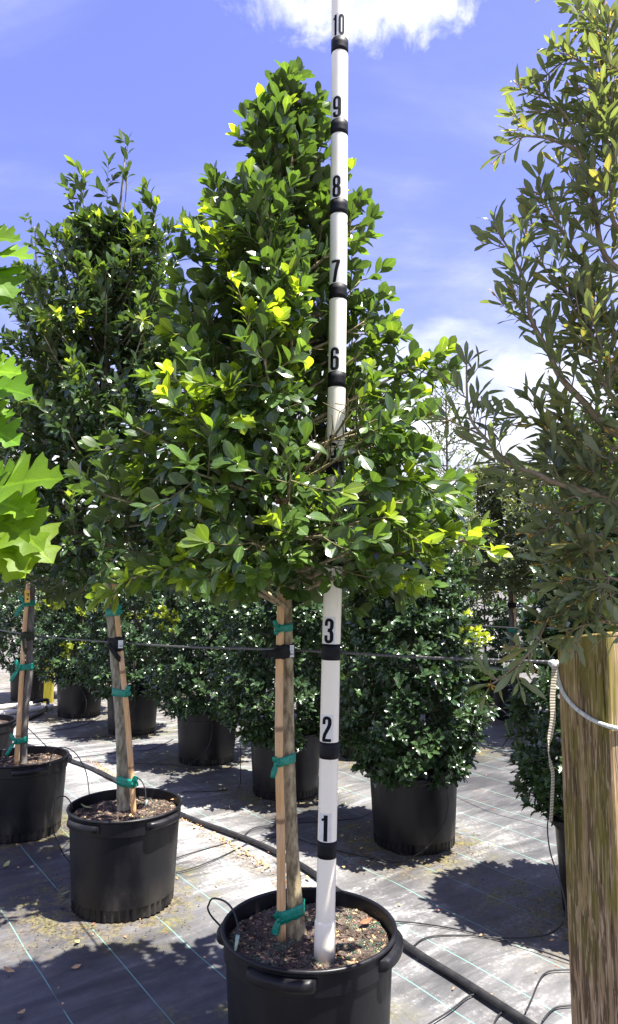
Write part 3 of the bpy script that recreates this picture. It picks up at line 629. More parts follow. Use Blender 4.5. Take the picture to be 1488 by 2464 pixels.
def grow_crown(pl, rng, trunk, prof, z0, z1, nlimb, size, tw_sp, lf_sp, p_new, bark, twig_mat, limb_r=0.009, limb_objs=True, elev=(-2, 62), age=(0.05, 0.42), tw_len=(0.07, 0.19), sparse=0.0, lop=None, tipn=5, skip=None):
    root = pl.root; tw = MB()
    allb = MB()
    def rad(z, az): 
        r = interp(prof, z) * (1 + 0.20 * noisev(math.cos(az) * 1.6, math.sin(az) * 1.6, z * 2.3 + nlimb) + 0.10 * noisev(math.cos(az) * 4, math.sin(az) * 4, z * 6))
        return r * (lop(z, az) if lop else 1.0)
    for i in range(nlimb):
        t = (i + rng.random()) / nlimb; zb = z0 + (z1 - z0) * t ** 0.95
        az = i * 2.39996 + rng.uniform(-0.35, 0.35); el = R(elev[0] + (elev[1] - elev[0]) * t + rng.uniform(-10, 10))
        if skip and skip(zb, az): continue
        b0 = at_z(trunk, zb)
        r0 = rad(zb, az); zt = min(zb + r0 * math.tan(el) * 0.85, prof[-1][0] - 0.20); L_ = rad(zt, az) * rng.uniform(0.80, 1.02)
        ax = at_z(trunk, zt); h = Vector((math.cos(az), math.sin(az), 0)); tip = Vector((ax.x, ax.y, 0)) + h * L_ + Vector((0, 0, zt))
        ctl = b0 + h * L_ * 0.55 + Vector((0, 0, (zt - zb) * rng.uniform(0.15, 0.45)))
        path = quad_path(b0, ctl, tip, 7); ln = sum((p - q).length for p, q in zip(path[1:], path[:-1]))
        if ln < 0.05: continue
        rr = limb_r * (0.5 + ln)
        (b := MB() if limb_objs else allb).tube(path, [rr * (1 - 0.75 * k / 7) for k in range(8)], 6)
        if limb_objs: b.build('branch', bark, root)
        m = max(3, int(ln / tw_sp))
        for k in range(m + 1):
            s = 0.18 + 0.82 * (k + rng.uniform(-0.3, 0.3)) / m if k < m else 1.0
            s = min(max(s, 0.1), 1.0); q = s * 7; j = min(int(q), 6); p = path[j].lerp(path[j + 1], q - j); t_ = (path[j + 1] - path[j]).normalized()
            if rng.random() < sparse and k < m: continue
            side = rv(rng); side = (side - t_ * side.dot(t_)).normalized()
            d = (t_ * (0.55 if k < m else 1.6) + side * 0.9 + Vector((0, 0, 0.05 + 0.42 * t)) + h * 0.25).normalized()
            L2 = rng.uniform(*tw_len) * (0.8 + 0.4 * s) * min(1.0, max(0.4, interp(prof, p.z) / 0.34))
            e = p + d * L2
            rr2 = math.hypot(e.x - at_z(trunk, e.z).x, e.y - at_z(trunk, e.z).y); mx = rad(e.z, math.atan2(e.y - ax.y, e.x - ax.x)) * 1.12 + 0.03
            if rr2 > mx: e = p.lerp(e, max(0.35, 1 - (rr2 - mx) / L2))
            pa = quad_path(p, p.lerp(e, 0.5) - Vector((0, 0, 0.012)), e, 3)
            tw.tube(pa, [0.0026, 0.0022, 0.0018, 0.0012], 4, False)
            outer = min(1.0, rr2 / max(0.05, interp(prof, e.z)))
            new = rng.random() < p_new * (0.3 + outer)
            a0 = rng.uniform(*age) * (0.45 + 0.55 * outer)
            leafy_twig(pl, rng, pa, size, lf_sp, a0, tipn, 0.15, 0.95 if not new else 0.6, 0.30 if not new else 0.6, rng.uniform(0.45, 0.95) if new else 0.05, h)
    tag(tw.build('twigs', twig_mat, root), kind='stuff')
    if not limb_objs: tag(allb.build('branches', bark, root), kind='stuff')

def stake(name, pts, r0, r1, label, group, nodes=0.28, seed=0):
    rng = random.Random(seed); path = catmull(pts, 6); L_ = [0]
    for a, b in zip(path[:-1], path[1:]): L_.append(L_[-1] + (b - a).length)
    tot = L_[-1]; b = MB(); P = []; rr = []; nd = []; s = nodes * rng.uniform(0.2, 0.6)
    while s < tot: nd.append(s); s += nodes * rng.uniform(0.85, 1.15)
    ss = sorted(set([i * tot / 40 for i in range(41)] + [q for n_ in nd for q in (n_ - 0.012, n_ - 0.004, n_, n_ + 0.004, n_ + 0.012)]))
    ss = [q for q in ss if 0 <= q <= tot]
    for q in ss:
        k = max(i for i in range(len(L_)) if L_[i] <= q + 1e-9); k = min(k, len(path) - 2); f = (q - L_[k]) / max(L_[k + 1] - L_[k], 1e-9)
        P.append(path[k].lerp(path[k + 1], f)); r = r0 + (r1 - r0) * q / tot
        for n_ in nd:
            if abs(q - n_) < 1e-6: r *= 1.0
            elif abs(q - n_) < 0.006: r *= 1.12
        rr.append(r)
    b.tube(P, rr, 14); b.al = [1.0 if any(abs(q - n_) < 0.0045 for n_ in nd) else 0.0 for q in ss for _ in range(14)]; o = b.build(name, 'bamboo', None, P[0], along=True); tag(o, label, 'stake', group)
    return path
def hull_loop(c1, r1, c2, r2, n=40):
    pts = [(c1[0] + r1 * math.cos(a), c1[1] + r1 * math.sin(a)) for a in np.linspace(0, 2 * math.pi, 28, False)] + [(c2[0] + r2 * math.cos(a), c2[1] + r2 * math.sin(a)) for a in np.linspace(0, 2 * math.pi, 28, False)]
    pts = sorted(pts)
    def half(ps):
        h = []
        for p in ps:
            while len(h) > 1 and (h[-1][0] - h[-2][0]) * (p[1] - h[-2][1]) - (h[-1][1] - h[-2][1]) * (p[0] - h[-2][0]) <= 0: h.pop()
            h.append(p)
        return h
    a = half(pts); b = half(pts[::-1]); h = a[:-1] + b[:-1]
    out = []; tot = 0; seg = []
    for p, q in zip(h, h[1:] + h[:1]): d = math.hypot(q[0] - p[0], q[1] - p[1]); seg.append(d); tot += d
    for k in range(n):
        s = tot * k / n; i = 0
        while s > seg[i] and i < len(seg) - 1: s -= seg[i]; i += 1
        p, q = h[i], h[(i + 1) % len(h)]; f = s / max(seg[i], 1e-9); out.append((p[0] + (q[0] - p[0]) * f, p[1] + (q[1] - p[1]) * f))
    return out
def wrap(mb, c1, r1, c2, r2, z, w, thick, seed=0, tilt=0.0, crumple=0.002):
    L_ = hull_loop(c1, r1, c2, r2); n = len(L_); cx = (c1[0] + c2[0]) / 2; vs = []
    for k, (x, y) in enumerate(L_):
        ox = x - (c1[0] + c2[0]) / 2; oy = y - (c1[1] + c2[1]) / 2; d = math.hypot(ox, oy) or 1; ox /= d; oy /= d
        cw = 1 + 0.25 * noisev(k * 0.35, seed * 3.1, 0.5); zz = z + tilt * (x - cx)
        for i in range(4):
            f = i / 3 - 0.5; off = 0.0012 + crumple * (0.5 + noisev(k * 0.6, i * 1.7, seed))
            vs.append((x + ox * off, y + oy * off, zz + f * w * cw))
        for i in range(4):
            f = 0.5 - i / 3; vs.append((x + ox * (-0.0005), y + oy * (-0.0005), zz + f * w * cw * 0.98))
    fs = [(k * 8 + i, k * 8 + (i + 1) % 8, ((k + 1) % n) * 8 + (i + 1) % 8, ((k + 1) % n) * 8 + i) for k in range(n) for i in range(8)]
    mb.add(vs, [tuple(reversed(f)) for f in fs])
def ribbon(stk, rs, trk, rt, z, label, w=0.028, side=-1, seed=0, tilt=0.0, tails=((-0.03, -0.05), (0.02, 0.03))):
    rng = random.Random(seed); c1 = at_z(stk, z); c2 = at_z(trk, z)
    root = empty('tie_ribbon', (c1.x, c1.y, z), label, 'ribbon', 'green tie ribbons')
    b = MB(); wrap(b, (c1.x, c1.y), rs + 0.001, (c2.x, c2.y), rt + 0.001, z, w, 0.001, seed, tilt); b.build('loop', 'ribbon', root)
    kx = c1.x + side * rs * 0.55; ky = c1.y - rs - 0.004; kz = z + tilt * (c1.x - c2.x) / 2
    b = MB(); b.tube([Vector((kx - 0.004, ky, kz - w * 0.35)), Vector((kx, ky - 0.004, kz)), Vector((kx + 0.004, ky, kz + w * 0.35))], [0.006, 0.009, 0.006], 8); b.build('knot', 'ribbon', root)
    for i, (tx, tz) in enumerate(tails):
        b = MB(); p0 = Vector((kx, ky - 0.004, kz)); p1 = p0 + Vector((tx * 0.5, -0.010, tz * 0.45)); p2 = p0 + Vector((tx, -0.006, tz))
        pa = quad_path(p0, p1, p2, 5); ac = (p2 - p0).cross(Vector((0, 1, 0))); b.strip(pa, [ac + Vector((0, 0.3 * math.sin(k + seed), 0)) * ac.length for k in range(6)], [0.008, w * 0.45, w * 0.6, w * 0.65, w * 0.6, w * 0.5], 0.0008)
        b.build('tail', 'ribbon', root)
    return root
def text_mesh(body, size, name):
    cu = bpy.data.curves.new(name, 'FONT'); cu.body = body; cu.size = size; cu.align_x = 'CENTER'; cu.align_y = 'CENTER'; cu.offset = size * 0.02
    to = bpy.data.objects.new(name, cu); COL.objects.link(to); dg = bpy.context.evaluated_depsgraph_get(); me = bpy.data.meshes.new_from_object(to.evaluated_get(dg))
    vs = [tuple(v.co) for v in me.vertices]; fs = [tuple(p.vertices) for p in me.polygons]
    bpy.data.objects.remove(to); bpy.data.curves.remove(cu); bpy.data.meshes.remove(me); return vs, fs
def strap(stk, rs, trk, rt, z, label, w=0.05, seed=0, mat='strap_black', lab=True, tail=(-0.03, -0.03), labdx=0.0):
    c1 = at_z(stk, z); c2 = at_z(trk, z); root = empty('tree_strap', (c1.x, c1.y, z), label, 'strap', 'tree straps on the cable')
    b = MB(); wrap(b, (c1.x, c1.y), rs + 0.003, (c2.x, c2.y), rt + 0.003, z, w, 0.003, seed, 0.0, 0.003); b.build('band', mat, root)
    lx = min(c1.x - rs, c2.x - rt); yy = min(c1.y - rs, c2.y - rt) - 0.006
    b = MB(); p0 = Vector((lx + 0.02, yy, z)); p2 = p0 + Vector((tail[0], -0.004, tail[1])); pa = quad_path(p0, p0.lerp(p2, 0.5) + Vector((0, -0.008, 0)), p2, 4)
    b.strip(pa, (p2 - p0).cross(Vector((0, 1, 0))), 0.024, 0.003); tl = b.build('tail', mat, root)
    b = MB(); b.box(p2, Vector((0.006, 0, 0)), Vector((0, 0.004, 0)), Vector((0, 0, 0.013))); b.build('buckle', mat, root, smooth=False)
    if lab:
        c, r = (c1, rs) if labdx < 0 else ((c2, rt) if c2.x > c1.x else (c1, rs))
        ang0 = math.atan2(-1, 0) + 0.45; R_ = r + 0.0095
        def wrapc(x, y_, dr): a = ang0 + x / R_; return (c.x + (R_ + dr) * math.cos(a), c.y + (R_ + dr) * math.sin(a), z + y_)
        b = MB(); vs = []; nx = 8
        for i in range(nx + 1):
            for yy_ in (-0.020, 0.020):
                vs.append(wrapc(-0.013 + 0.026 * i / nx, yy_, 0.0))
        b.add(vs, [(i * 2, i * 2 + 2, i * 2 + 3, i * 2 + 1) for i in range(nx)]); lo = b.build('label', 'label_white', root)
        for body, size, yo, mt in (('Caliper', 0.0082, -0.010, 'print_dark'), ('Tree Collar', 0.0042, 0.001, 'print_teal'), ('....... .....', 0.005, 0.012, 'print_dark')):
            tv, tf = text_mesh(body, size, 'lettering'); b = MB(); b.add([wrapc(-x, -y + yo, 0.0006) for x, y, _ in tv], tf); b.build('lettering', mt, lo, smooth=False)
    return root
def cable(name, pts, r, label, mat='steel_cable', cat='cable', group=None, n=8, seg=8):
    b = MB(); b.tube(catmull(pts, n), r, seg); o = b.build(name, mat, None, pts[0], along=True); return tag(o, label, cat, group)

# ================================================================== THE ROW OF POTTED TREES
Y1, Y2, Y3, Y4 = 2.41, 3.69, 4.68, 5.95
make_pot(0.0, 2.41, 'large black pot holding the measuring pole and the tree with the bright crown', rot=R(-108), seg=220, chips=2600, prills=4200, big=45, seed=3)
make_pot(-0.93, 3.69, 'black pot on pale mossy fabric holding the thick-trunked tree with strap label', rot=R(-123), chips=1500, prills=1200, big=20, seed=5)
make_pot(-1.86, 4.70, 'black pot of the slim grey-trunked tree with the yellow tag', rot=R(-60), chips=900, prills=300, big=10, seed=6)
make_pot(-2.72, 5.92, 'black pot behind the slim grey-trunked tree with pale mulch', rot=R(-70), chips=500, prills=0, seed=7)

def potted_tree(name, label, tpts, radii, Yd, bark, twig_mat, shape, lmat, prof, z0, z1, nlimb, size, seed, tw_sp=0.052, lf_sp=0.016, p_new=0.10, limit=300, group=None, cat='tree', lumps=0.06, **kw):
    rng = random.Random(seed); pts = [PY(u, v, Yd) for u, v in tpts] if Yd else [Vector(p) for p in tpts]
    root = empty(name, (pts[0].x, pts[0].y, pts[0].z), label, cat, group)
    path = catmull(pts, 6); n = len(path); b = MB(); rr = []
    for i in range(n):
        f = i / (n - 1) * (len(radii) - 1); j = min(int(f), len(radii) - 2); r = radii[j] + (radii[j + 1] - radii[j]) * (f - j)
        rr.append(r * (1 + lumps * noisev(i * 0.9, seed, 0)))
    b.tube(path, rr, 16); b.build('trunk', bark, root)
    pl = Plant(root, shape, lmat, limit)
    grow_crown(pl, rng, path, prof, z0, z1, nlimb, size, tw_sp, lf_sp, p_new, bark, twig_mat, **kw)
    return root, path, pl, rng

# main tree
t1, T1, P1, R1 = potted_tree('nursery_tree', 'tall cone-shaped evergreen tree with glossy bright leaves behind the measuring pole',
    [(716, 2262), (713, 2225), (708, 2140), (702, 2000), (696, 1800), (694, 1650), (690, 1500), (687, 1300), (686, 1100), (688, 800), (692, 500), (700, 300), (705, 150)],
    [0.034, 0.030, 0.0245, 0.0205, 0.0185, 0.0185, 0.0200, 0.0185, 0.0165, 0.0125, 0.008, 0.005, 0.003], Y1, 'bark_tree', 'twig', 'glossy', 'leaf_glossy_tree',
    [(1.50, .32), (1.58, .50), (1.70, .60), (1.9, .55), (2.2, .43), (2.5, .35), (2.75, .28), (3.0, .20), (3.2, .12), (3.35, .06), (3.50, .02)], 1.56, 3.26, 132, 0.066, 11, tw_sp=0.042, p_new=0.06, age=(0.06, 0.44), skip=lambda z, az: z > 2.0 and -1.45 < ((az + math.pi) % (2 * math.pi) - math.pi) < -0.35)
# long new shoots and low boughs reaching out of the crown
def bough(pl, rng, root, pts, r, size, twigs, new, bark, sp=0.016, age=0.3, tl=(0.06, 0.14), tipn=5, twm='twig', droop=0.0, upb=0.4):
    path = catmull(pts, 5); n = len(path); b = MB(); b.tube(path, [r * (1 - 0.8 * i / (n - 1)) for i in range(n)], 7); b.build('branch', bark, root)
    tw = MB()
    for k in range(twigs):
        i = int(n * (0.15 + 0.8 * (k + rng.random()) / twigs)); i = min(i, n - 2); p = path[i]; t = (path[i + 1] - path[i]).normalized(); sd = rv(rng); sd = (sd - t * sd.dot(t)).normalized()
        e = p + (t * 0.6 + sd * 0.9 + Vector((0, 0, upb))).normalized() * rng.uniform(*tl); pa = quad_path(p, p.lerp(e, 0.5), e, 3); tw.tube(pa, 0.0016, 4, False)
        leafy_twig(pl, rng, pa, size, sp, age * rng.uniform(0.6, 1.2), tipn, 0.1, 0.9, 0.3, new * rng.random(), None, droop)
    leafy_twig(pl, rng, path[n // 2:], size, sp * 1.1, age, tipn, 0.1, 0.9, 0.4, new, None, droop)
    if tw.v: tag(tw.build('twigs', twm, root), kind='stuff')
def B1(pxs, Y0, Y1_, twigs, new, r=0.006, age=0.4):
    n = len(pxs); bough(P1, R1, t1, [PY(u, v, Y0 + (Y1_ - Y0) * i / (n - 1)) for i, (u, v) in enumerate(pxs)], r, 0.064, twigs, new, 'bark_tree', age=age)
B1([(685, 1460), (600, 1420), (480, 1400), (380, 1385), (310, 1392)], 2.38, 2.05, 16, 0.55, 0.010)
B1([(686, 1250), (600, 1160), (520, 1050), (455, 1000)], 2.38, 1.98, 12, 0.85, 0.008, 0.5)
B1([(686, 1120), (560, 1040), (470, 960), (410, 905)], 2.38, 2.1, 10, 0.9, 0.008, 0.5)
B1([(687, 980), (700, 860), (705, 760), (712, 705)], 2.36, 2.02, 11, 0.8, 0.008, 0.45)
B1([(688, 1000), (660, 900), (610, 820), (598, 760)], 2.36, 2.0, 9, 0.85, 0.007, 0.45)
B1([(688, 1060), (620, 1000), (570, 960), (555, 935)], 2.36, 1.92, 8, 0.9, 0.007, 0.5)
B1([(688, 900), (600, 760), (540, 640), (525, 575)], 2.40, 2.2, 9, 0.8, 0.007, 0.45)
B1([(690, 1300), (850, 1180), (960, 1160), (985, 1150)], 2.36, 2.0, 12, 0.5, 0.008, 0.45)
B1([(690, 1420), (850, 1340), (980, 1330), (1130, 1300)], 2.38, 2.1, 18, 0.5, 0.009, 0.45)
B1([(690, 1380), (760, 1300), (850, 1260), (930, 1245)], 2.34, 1.95, 14, 0.4, 0.008, 0.42)
B1([(688, 1050), (850, 960), (960, 900), (1010, 880)], 2.40, 2.2, 12, 0.5, 0.008, 0.42)
B1([(688, 1180), (780, 1080), (830, 1010), (838, 960)], 2.34, 2.02, 10, 0.55, 0.007, 0.45)
B1([(690, 1440), (780, 1400), (830, 1380), (800, 1400)], 2.36, 2.06, 6, 0.1, 0.006, 0.25)
B1([(690, 1460), (600, 1400), (520, 1370), (450, 1340)], 2.36, 2.0, 14, 0.5, 0.008, 0.40)
B1([(694, 340), (697, 280), (701, 225), (704, 188)], 2.41, 2.40, 1, 0.0, 0.004, 0.3)
B1([(688, 1200), (560, 1180), (440, 1160), (340, 1150)], 2.38, 2.2, 13, 0.55, 0.008, 0.42)
S1 = stake('bamboo_stake', [PY(u, v, 2.372) for u, v in ((678, 2262), (676, 2000), (672, 1800), (673, 1600), (677, 1420), (680, 1250), (684, 1090))], 0.0150, 0.0115, 'bamboo stake tied to the trunk beside the measuring pole', 'bamboo stakes', 0.27, 1)
for v_, w_, tl_, lb in ((1510, 0.026, 0.05, 'green ribbon tied just above the strap with upright label beside the pole'), (1826, 0.030, 0.10, 'green ribbon tied halfway up the bare trunk beside the pole'), (2192, 0.040, 0.16, 'wide green ribbon tied low on the trunk just above the mulch'), (1046, 0.03, 0.2, 'green ribbon scrap inside the crown behind the pole')):
    z_ = PY(690, v_, 2.40).z; r_t = 0.019 if v_ < 2000 else 0.029
    ribbon(S1, 0.0148, T1, r_t, z_, lb, w_, -1, v_, tl_, ((-0.012, -0.045), (-0.006, 0.022)) if v_ > 1600 else ((-0.010, 0.028), (-0.006, -0.02)))
zt_ = PY(690, 252, 2.40).z; pt_ = at_z(T1, zt_); ribbon([pt_ + Vector((-0.02, -0.03, -0.1)), pt_ + Vector((-0.02, -0.03, 0.1))], 0.006, T1, 0.008, zt_, 'green ribbon tied at the very top of the tall cone-shaped tree', 0.03, -1, 7, -0.3, ((-0.02, 0.03), (0.05, -0.03)))
strap(S1, 0.0145, T1, 0.0205, PY(690, 1566, 2.40).z, 'black strap holding the tree beside the pole to the cable', 0.047, 2, tail=(-0.055, -0.006))

# second tree
def lop2(z, az): return 1.0 + 0.06 * math.cos(az - R(200))
t2, T2, P2, R2 = potted_tree('nursery_tree', 'broad dark evergreen tree with thin leafy leaders and thick mossy trunk',
    [(299, 1968), (297, 1930), (294, 1800), (288, 1700), (276, 1550), (266, 1430), (254, 1260), (250, 1050), (258, 800), (275, 600), (292, 470), (303, 350)],
    [0.036, 0.033, 0.0295, 0.0285, 0.0295, 0.0290, 0.026, 0.022, 0.017, 0.010, 0.006, 0.003], Y2, 'bark_mossy', 'twig', 'pointed', 'leaf_dark_tree',
    [(1.52, .30), (1.62, .48), (1.8, .56), (2.2, .56), (2.7, .48), (3.1, .39), (3.3, .31), (3.45, .20), (3.55, .12), (3.65, .04)], 1.58, 3.50, 140, 0.068, 12, tw_sp=0.047, p_new=0.05, age=(0.0, 0.36), lop=lop2)
def B2(pxs, Y0, Y1_, twigs, new, r=0.006, age=0.3, tl=(0.05, 0.12), tipn=4):
    n = len(pxs); bough(P2, R2, t2, [PY(u, v, Y0 + (Y1_ - Y0) * i / (n - 1)) for i, (u, v) in enumerate(pxs)], r, 0.068, twigs, new, 'bark_mossy', age=age, sp=0.024, tl=tl, tipn=tipn)
B2([(275, 640), (262, 540), (258, 460), (262, 390)], 3.69, 3.66, 3, 0.05, 0.005, 0.15, (0.03, 0.06), 3)
B2([(285, 600), (300, 500), (306, 420), (308, 340)], 3.69, 3.66, 3, 0.05, 0.005, 0.15, (0.03, 0.06), 3)
B2([(250, 640), (215, 540), (200, 480), (205, 430)], 3.69, 3.6, 7, 0.35, 0.006, 0.35)
B2([(300, 700), (350, 600), (370, 530), (378, 495)], 3.69, 3.55, 7, 0.45, 0.006, 0.35)
B2([(300, 760), (370, 660), (395, 600), (400, 545)], 3.69, 3.6, 6, 0.2, 0.006, 0.25)
B2([(256, 900), (190, 800), (160, 770), (140, 755)], 3.66, 3.2, 9, 0.8, 0.007, 0.4)
B2([(256, 850), (300, 790), (330, 775), (345, 770)], 3.66, 3.2, 5, 0.6, 0.006, 0.35)
B2([(252, 1120), (215, 1000), (195, 950), (180, 930)], 3.64, 3.15, 10, 0.3, 0.010, 0.3)
B2([(256, 760), (310, 680), (315, 600), (320, 570)], 3.66, 3.3, 7, 0.55, 0.006, 0.4)
S2 = stake('bamboo_stake', [PY(u, v, 3.645) for u, v in ((323, 1968), (318, 1880), (306, 1720), (294, 1600), (282, 1480), (277, 1425), (262, 1280), (252, 1140))], 0.0150, 0.0125, 'bamboo stake leaning on the thick mossy trunk', 'bamboo stakes', 0.42, 2)
for v_, w_, tl_, lb in ((1473, 0.036, 0.05, 'green ribbon tied high on the thick mossy trunk above its strap'), (1665, 0.038, -0.04, 'green ribbon tied midway on the thick mossy trunk below its strap'), (1878, 0.046, -0.08, 'green ribbon tied low on the thick mossy trunk')):
    z_ = PY(285, v_, 3.68).z; ribbon(S2, 0.0150, T2, 0.030, z_, lb, w_, 1, v_, tl_, ((0.02, 0.04), (0.03, 0.005)))
strap(S2, 0.0145, T2, 0.0300, PY(280, 1548, 3.68).z, 'black strap with white label on the thick mossy trunk', 0.068, 4, tail=(0.055, -0.075), labdx=1)

# third tree
t3, T3, P3, R3 = potted_tree('nursery_tree', 'slim grey-trunked tree with yellow tag behind the thick-trunked tree',
    [(56, 1842), (57, 1800), (60, 1740), (63, 1690), (72, 1620), (71, 1560), (76, 1440), (84, 1300), (92, 1100), (98, 850), (90, 680), (84, 545)],
    [0.025, 0.023, 0.022, 0.023, 0.0225, 0.0215, 0.022, 0.019, 0.016, 0.011, 0.006, 0.003], Y3, 'bark_grey', 'twig', 'pointed', 'leaf_dark_tree',
    [(1.55, .25), (1.68, .42), (1.9, .46), (2.4, .42), (2.75, .30), (3.0, .16), (3.2, .10), (3.5, .12), (3.75, .08), (3.90, .03)], 1.58, 3.7, 84, 0.062, 13, p_new=0.05, age=(0.0, 0.40), limb_objs=False)
bough(P3, R3, t3, [PY(u, v, 4.66) for u, v in ((95, 650), (110, 600), (90, 560), (62, 528))], 0.004, 0.055, 4, 0.1, 'bark_grey', age=0.3, sp=0.03, tipn=3)
S3 = stake('bamboo_stake', [PY(u, v, 4.635) for u, v in ((40, 1842), (47, 1720), (54, 1600), (60, 1500), (66, 1435), (72, 1330))], 0.0160, 0.0130, 'pale bamboo stake tied to the slim grey trunk', 'bamboo stakes', 0.62, 3)
for v_, w_, lb in ((1451, 0.046, 'green ribbon tied under the yellow tag on the slim grey trunk'), (1604, 0.048, 'green ribbon with hanging tail on the slim grey trunk below its strap'), (1780, 0.046, 'green ribbon tied low on the slim grey trunk')):
    z_ = PY(62, v_, 4.67).z; ribbon(S3, 0.0155, T3, 0.0225, z_, lb, w_ * 0.85, -1, v_, 0.05, ((-0.05, -0.085), (-0.025, 0.05)))
strap(S3, 0.0150, T3, 0.0220, PY(66, 1530, 4.67).z, 'olive-black strap without label on the slim grey trunk', 0.058, 6, 'strap_olive', False, (0.02, -0.10))
def yellow_tag():
    c = PY(66, 1435, 4.60); ex = Vector((0.017, 0, 0.002)); ez = Vector((-0.003, 0, 0.040)); root = empty('plant_tag', c, 'small yellow tag hanging on the bamboo stake of the slim tree', 'tag')
    b = MB(); b.box(c, ex, Vector((0, 0.0008, 0)), ez); b.build('card', 'tag_yellow', root, smooth=False)
    for dx, dz, w, h in ((0.004, 0.016, 0.010, 0.003), (0.006, 0.008, 0.003, 0.009), (0.003, -0.018, 0.006, 0.005)):
        b = MB(); b.box(c + Vector((dx, -0.0016, dz)), Vector((w, 0, 0)), Vector((0, 0.0004, 0)), Vector((0, 0, h))); b.build('printed_mark', 'print_dark', root, smooth=False)
yellow_tag()
# fourth tree of the row, only its crown's side leans into view
t4, T4, P4, R4 = potted_tree('nursery_tree', 'low tree in the pot with pale mulch behind the slim tree',
    [(-2.74, 5.93, 0.40), (-2.74, 5.93, 0.9), (-2.76, 5.94, 1.5), (-2.78, 5.95, 2.2), (-2.78, 5.95, 2.9)], [0.028, 0.025, 0.022, 0.015, 0.004], None, 'bark_grey', 'twig', 'pointed', 'leaf_dark_tree',
    [(1.5, .25), (1.7, .45), (2.1, .48), (2.5, .36), (2.8, .18), (2.95, .03)], 1.55, 2.8, 36, 0.062, 14, p_new=0.05, age=(0, .35), limb_objs=False, limit=120, tw_sp=0.07)

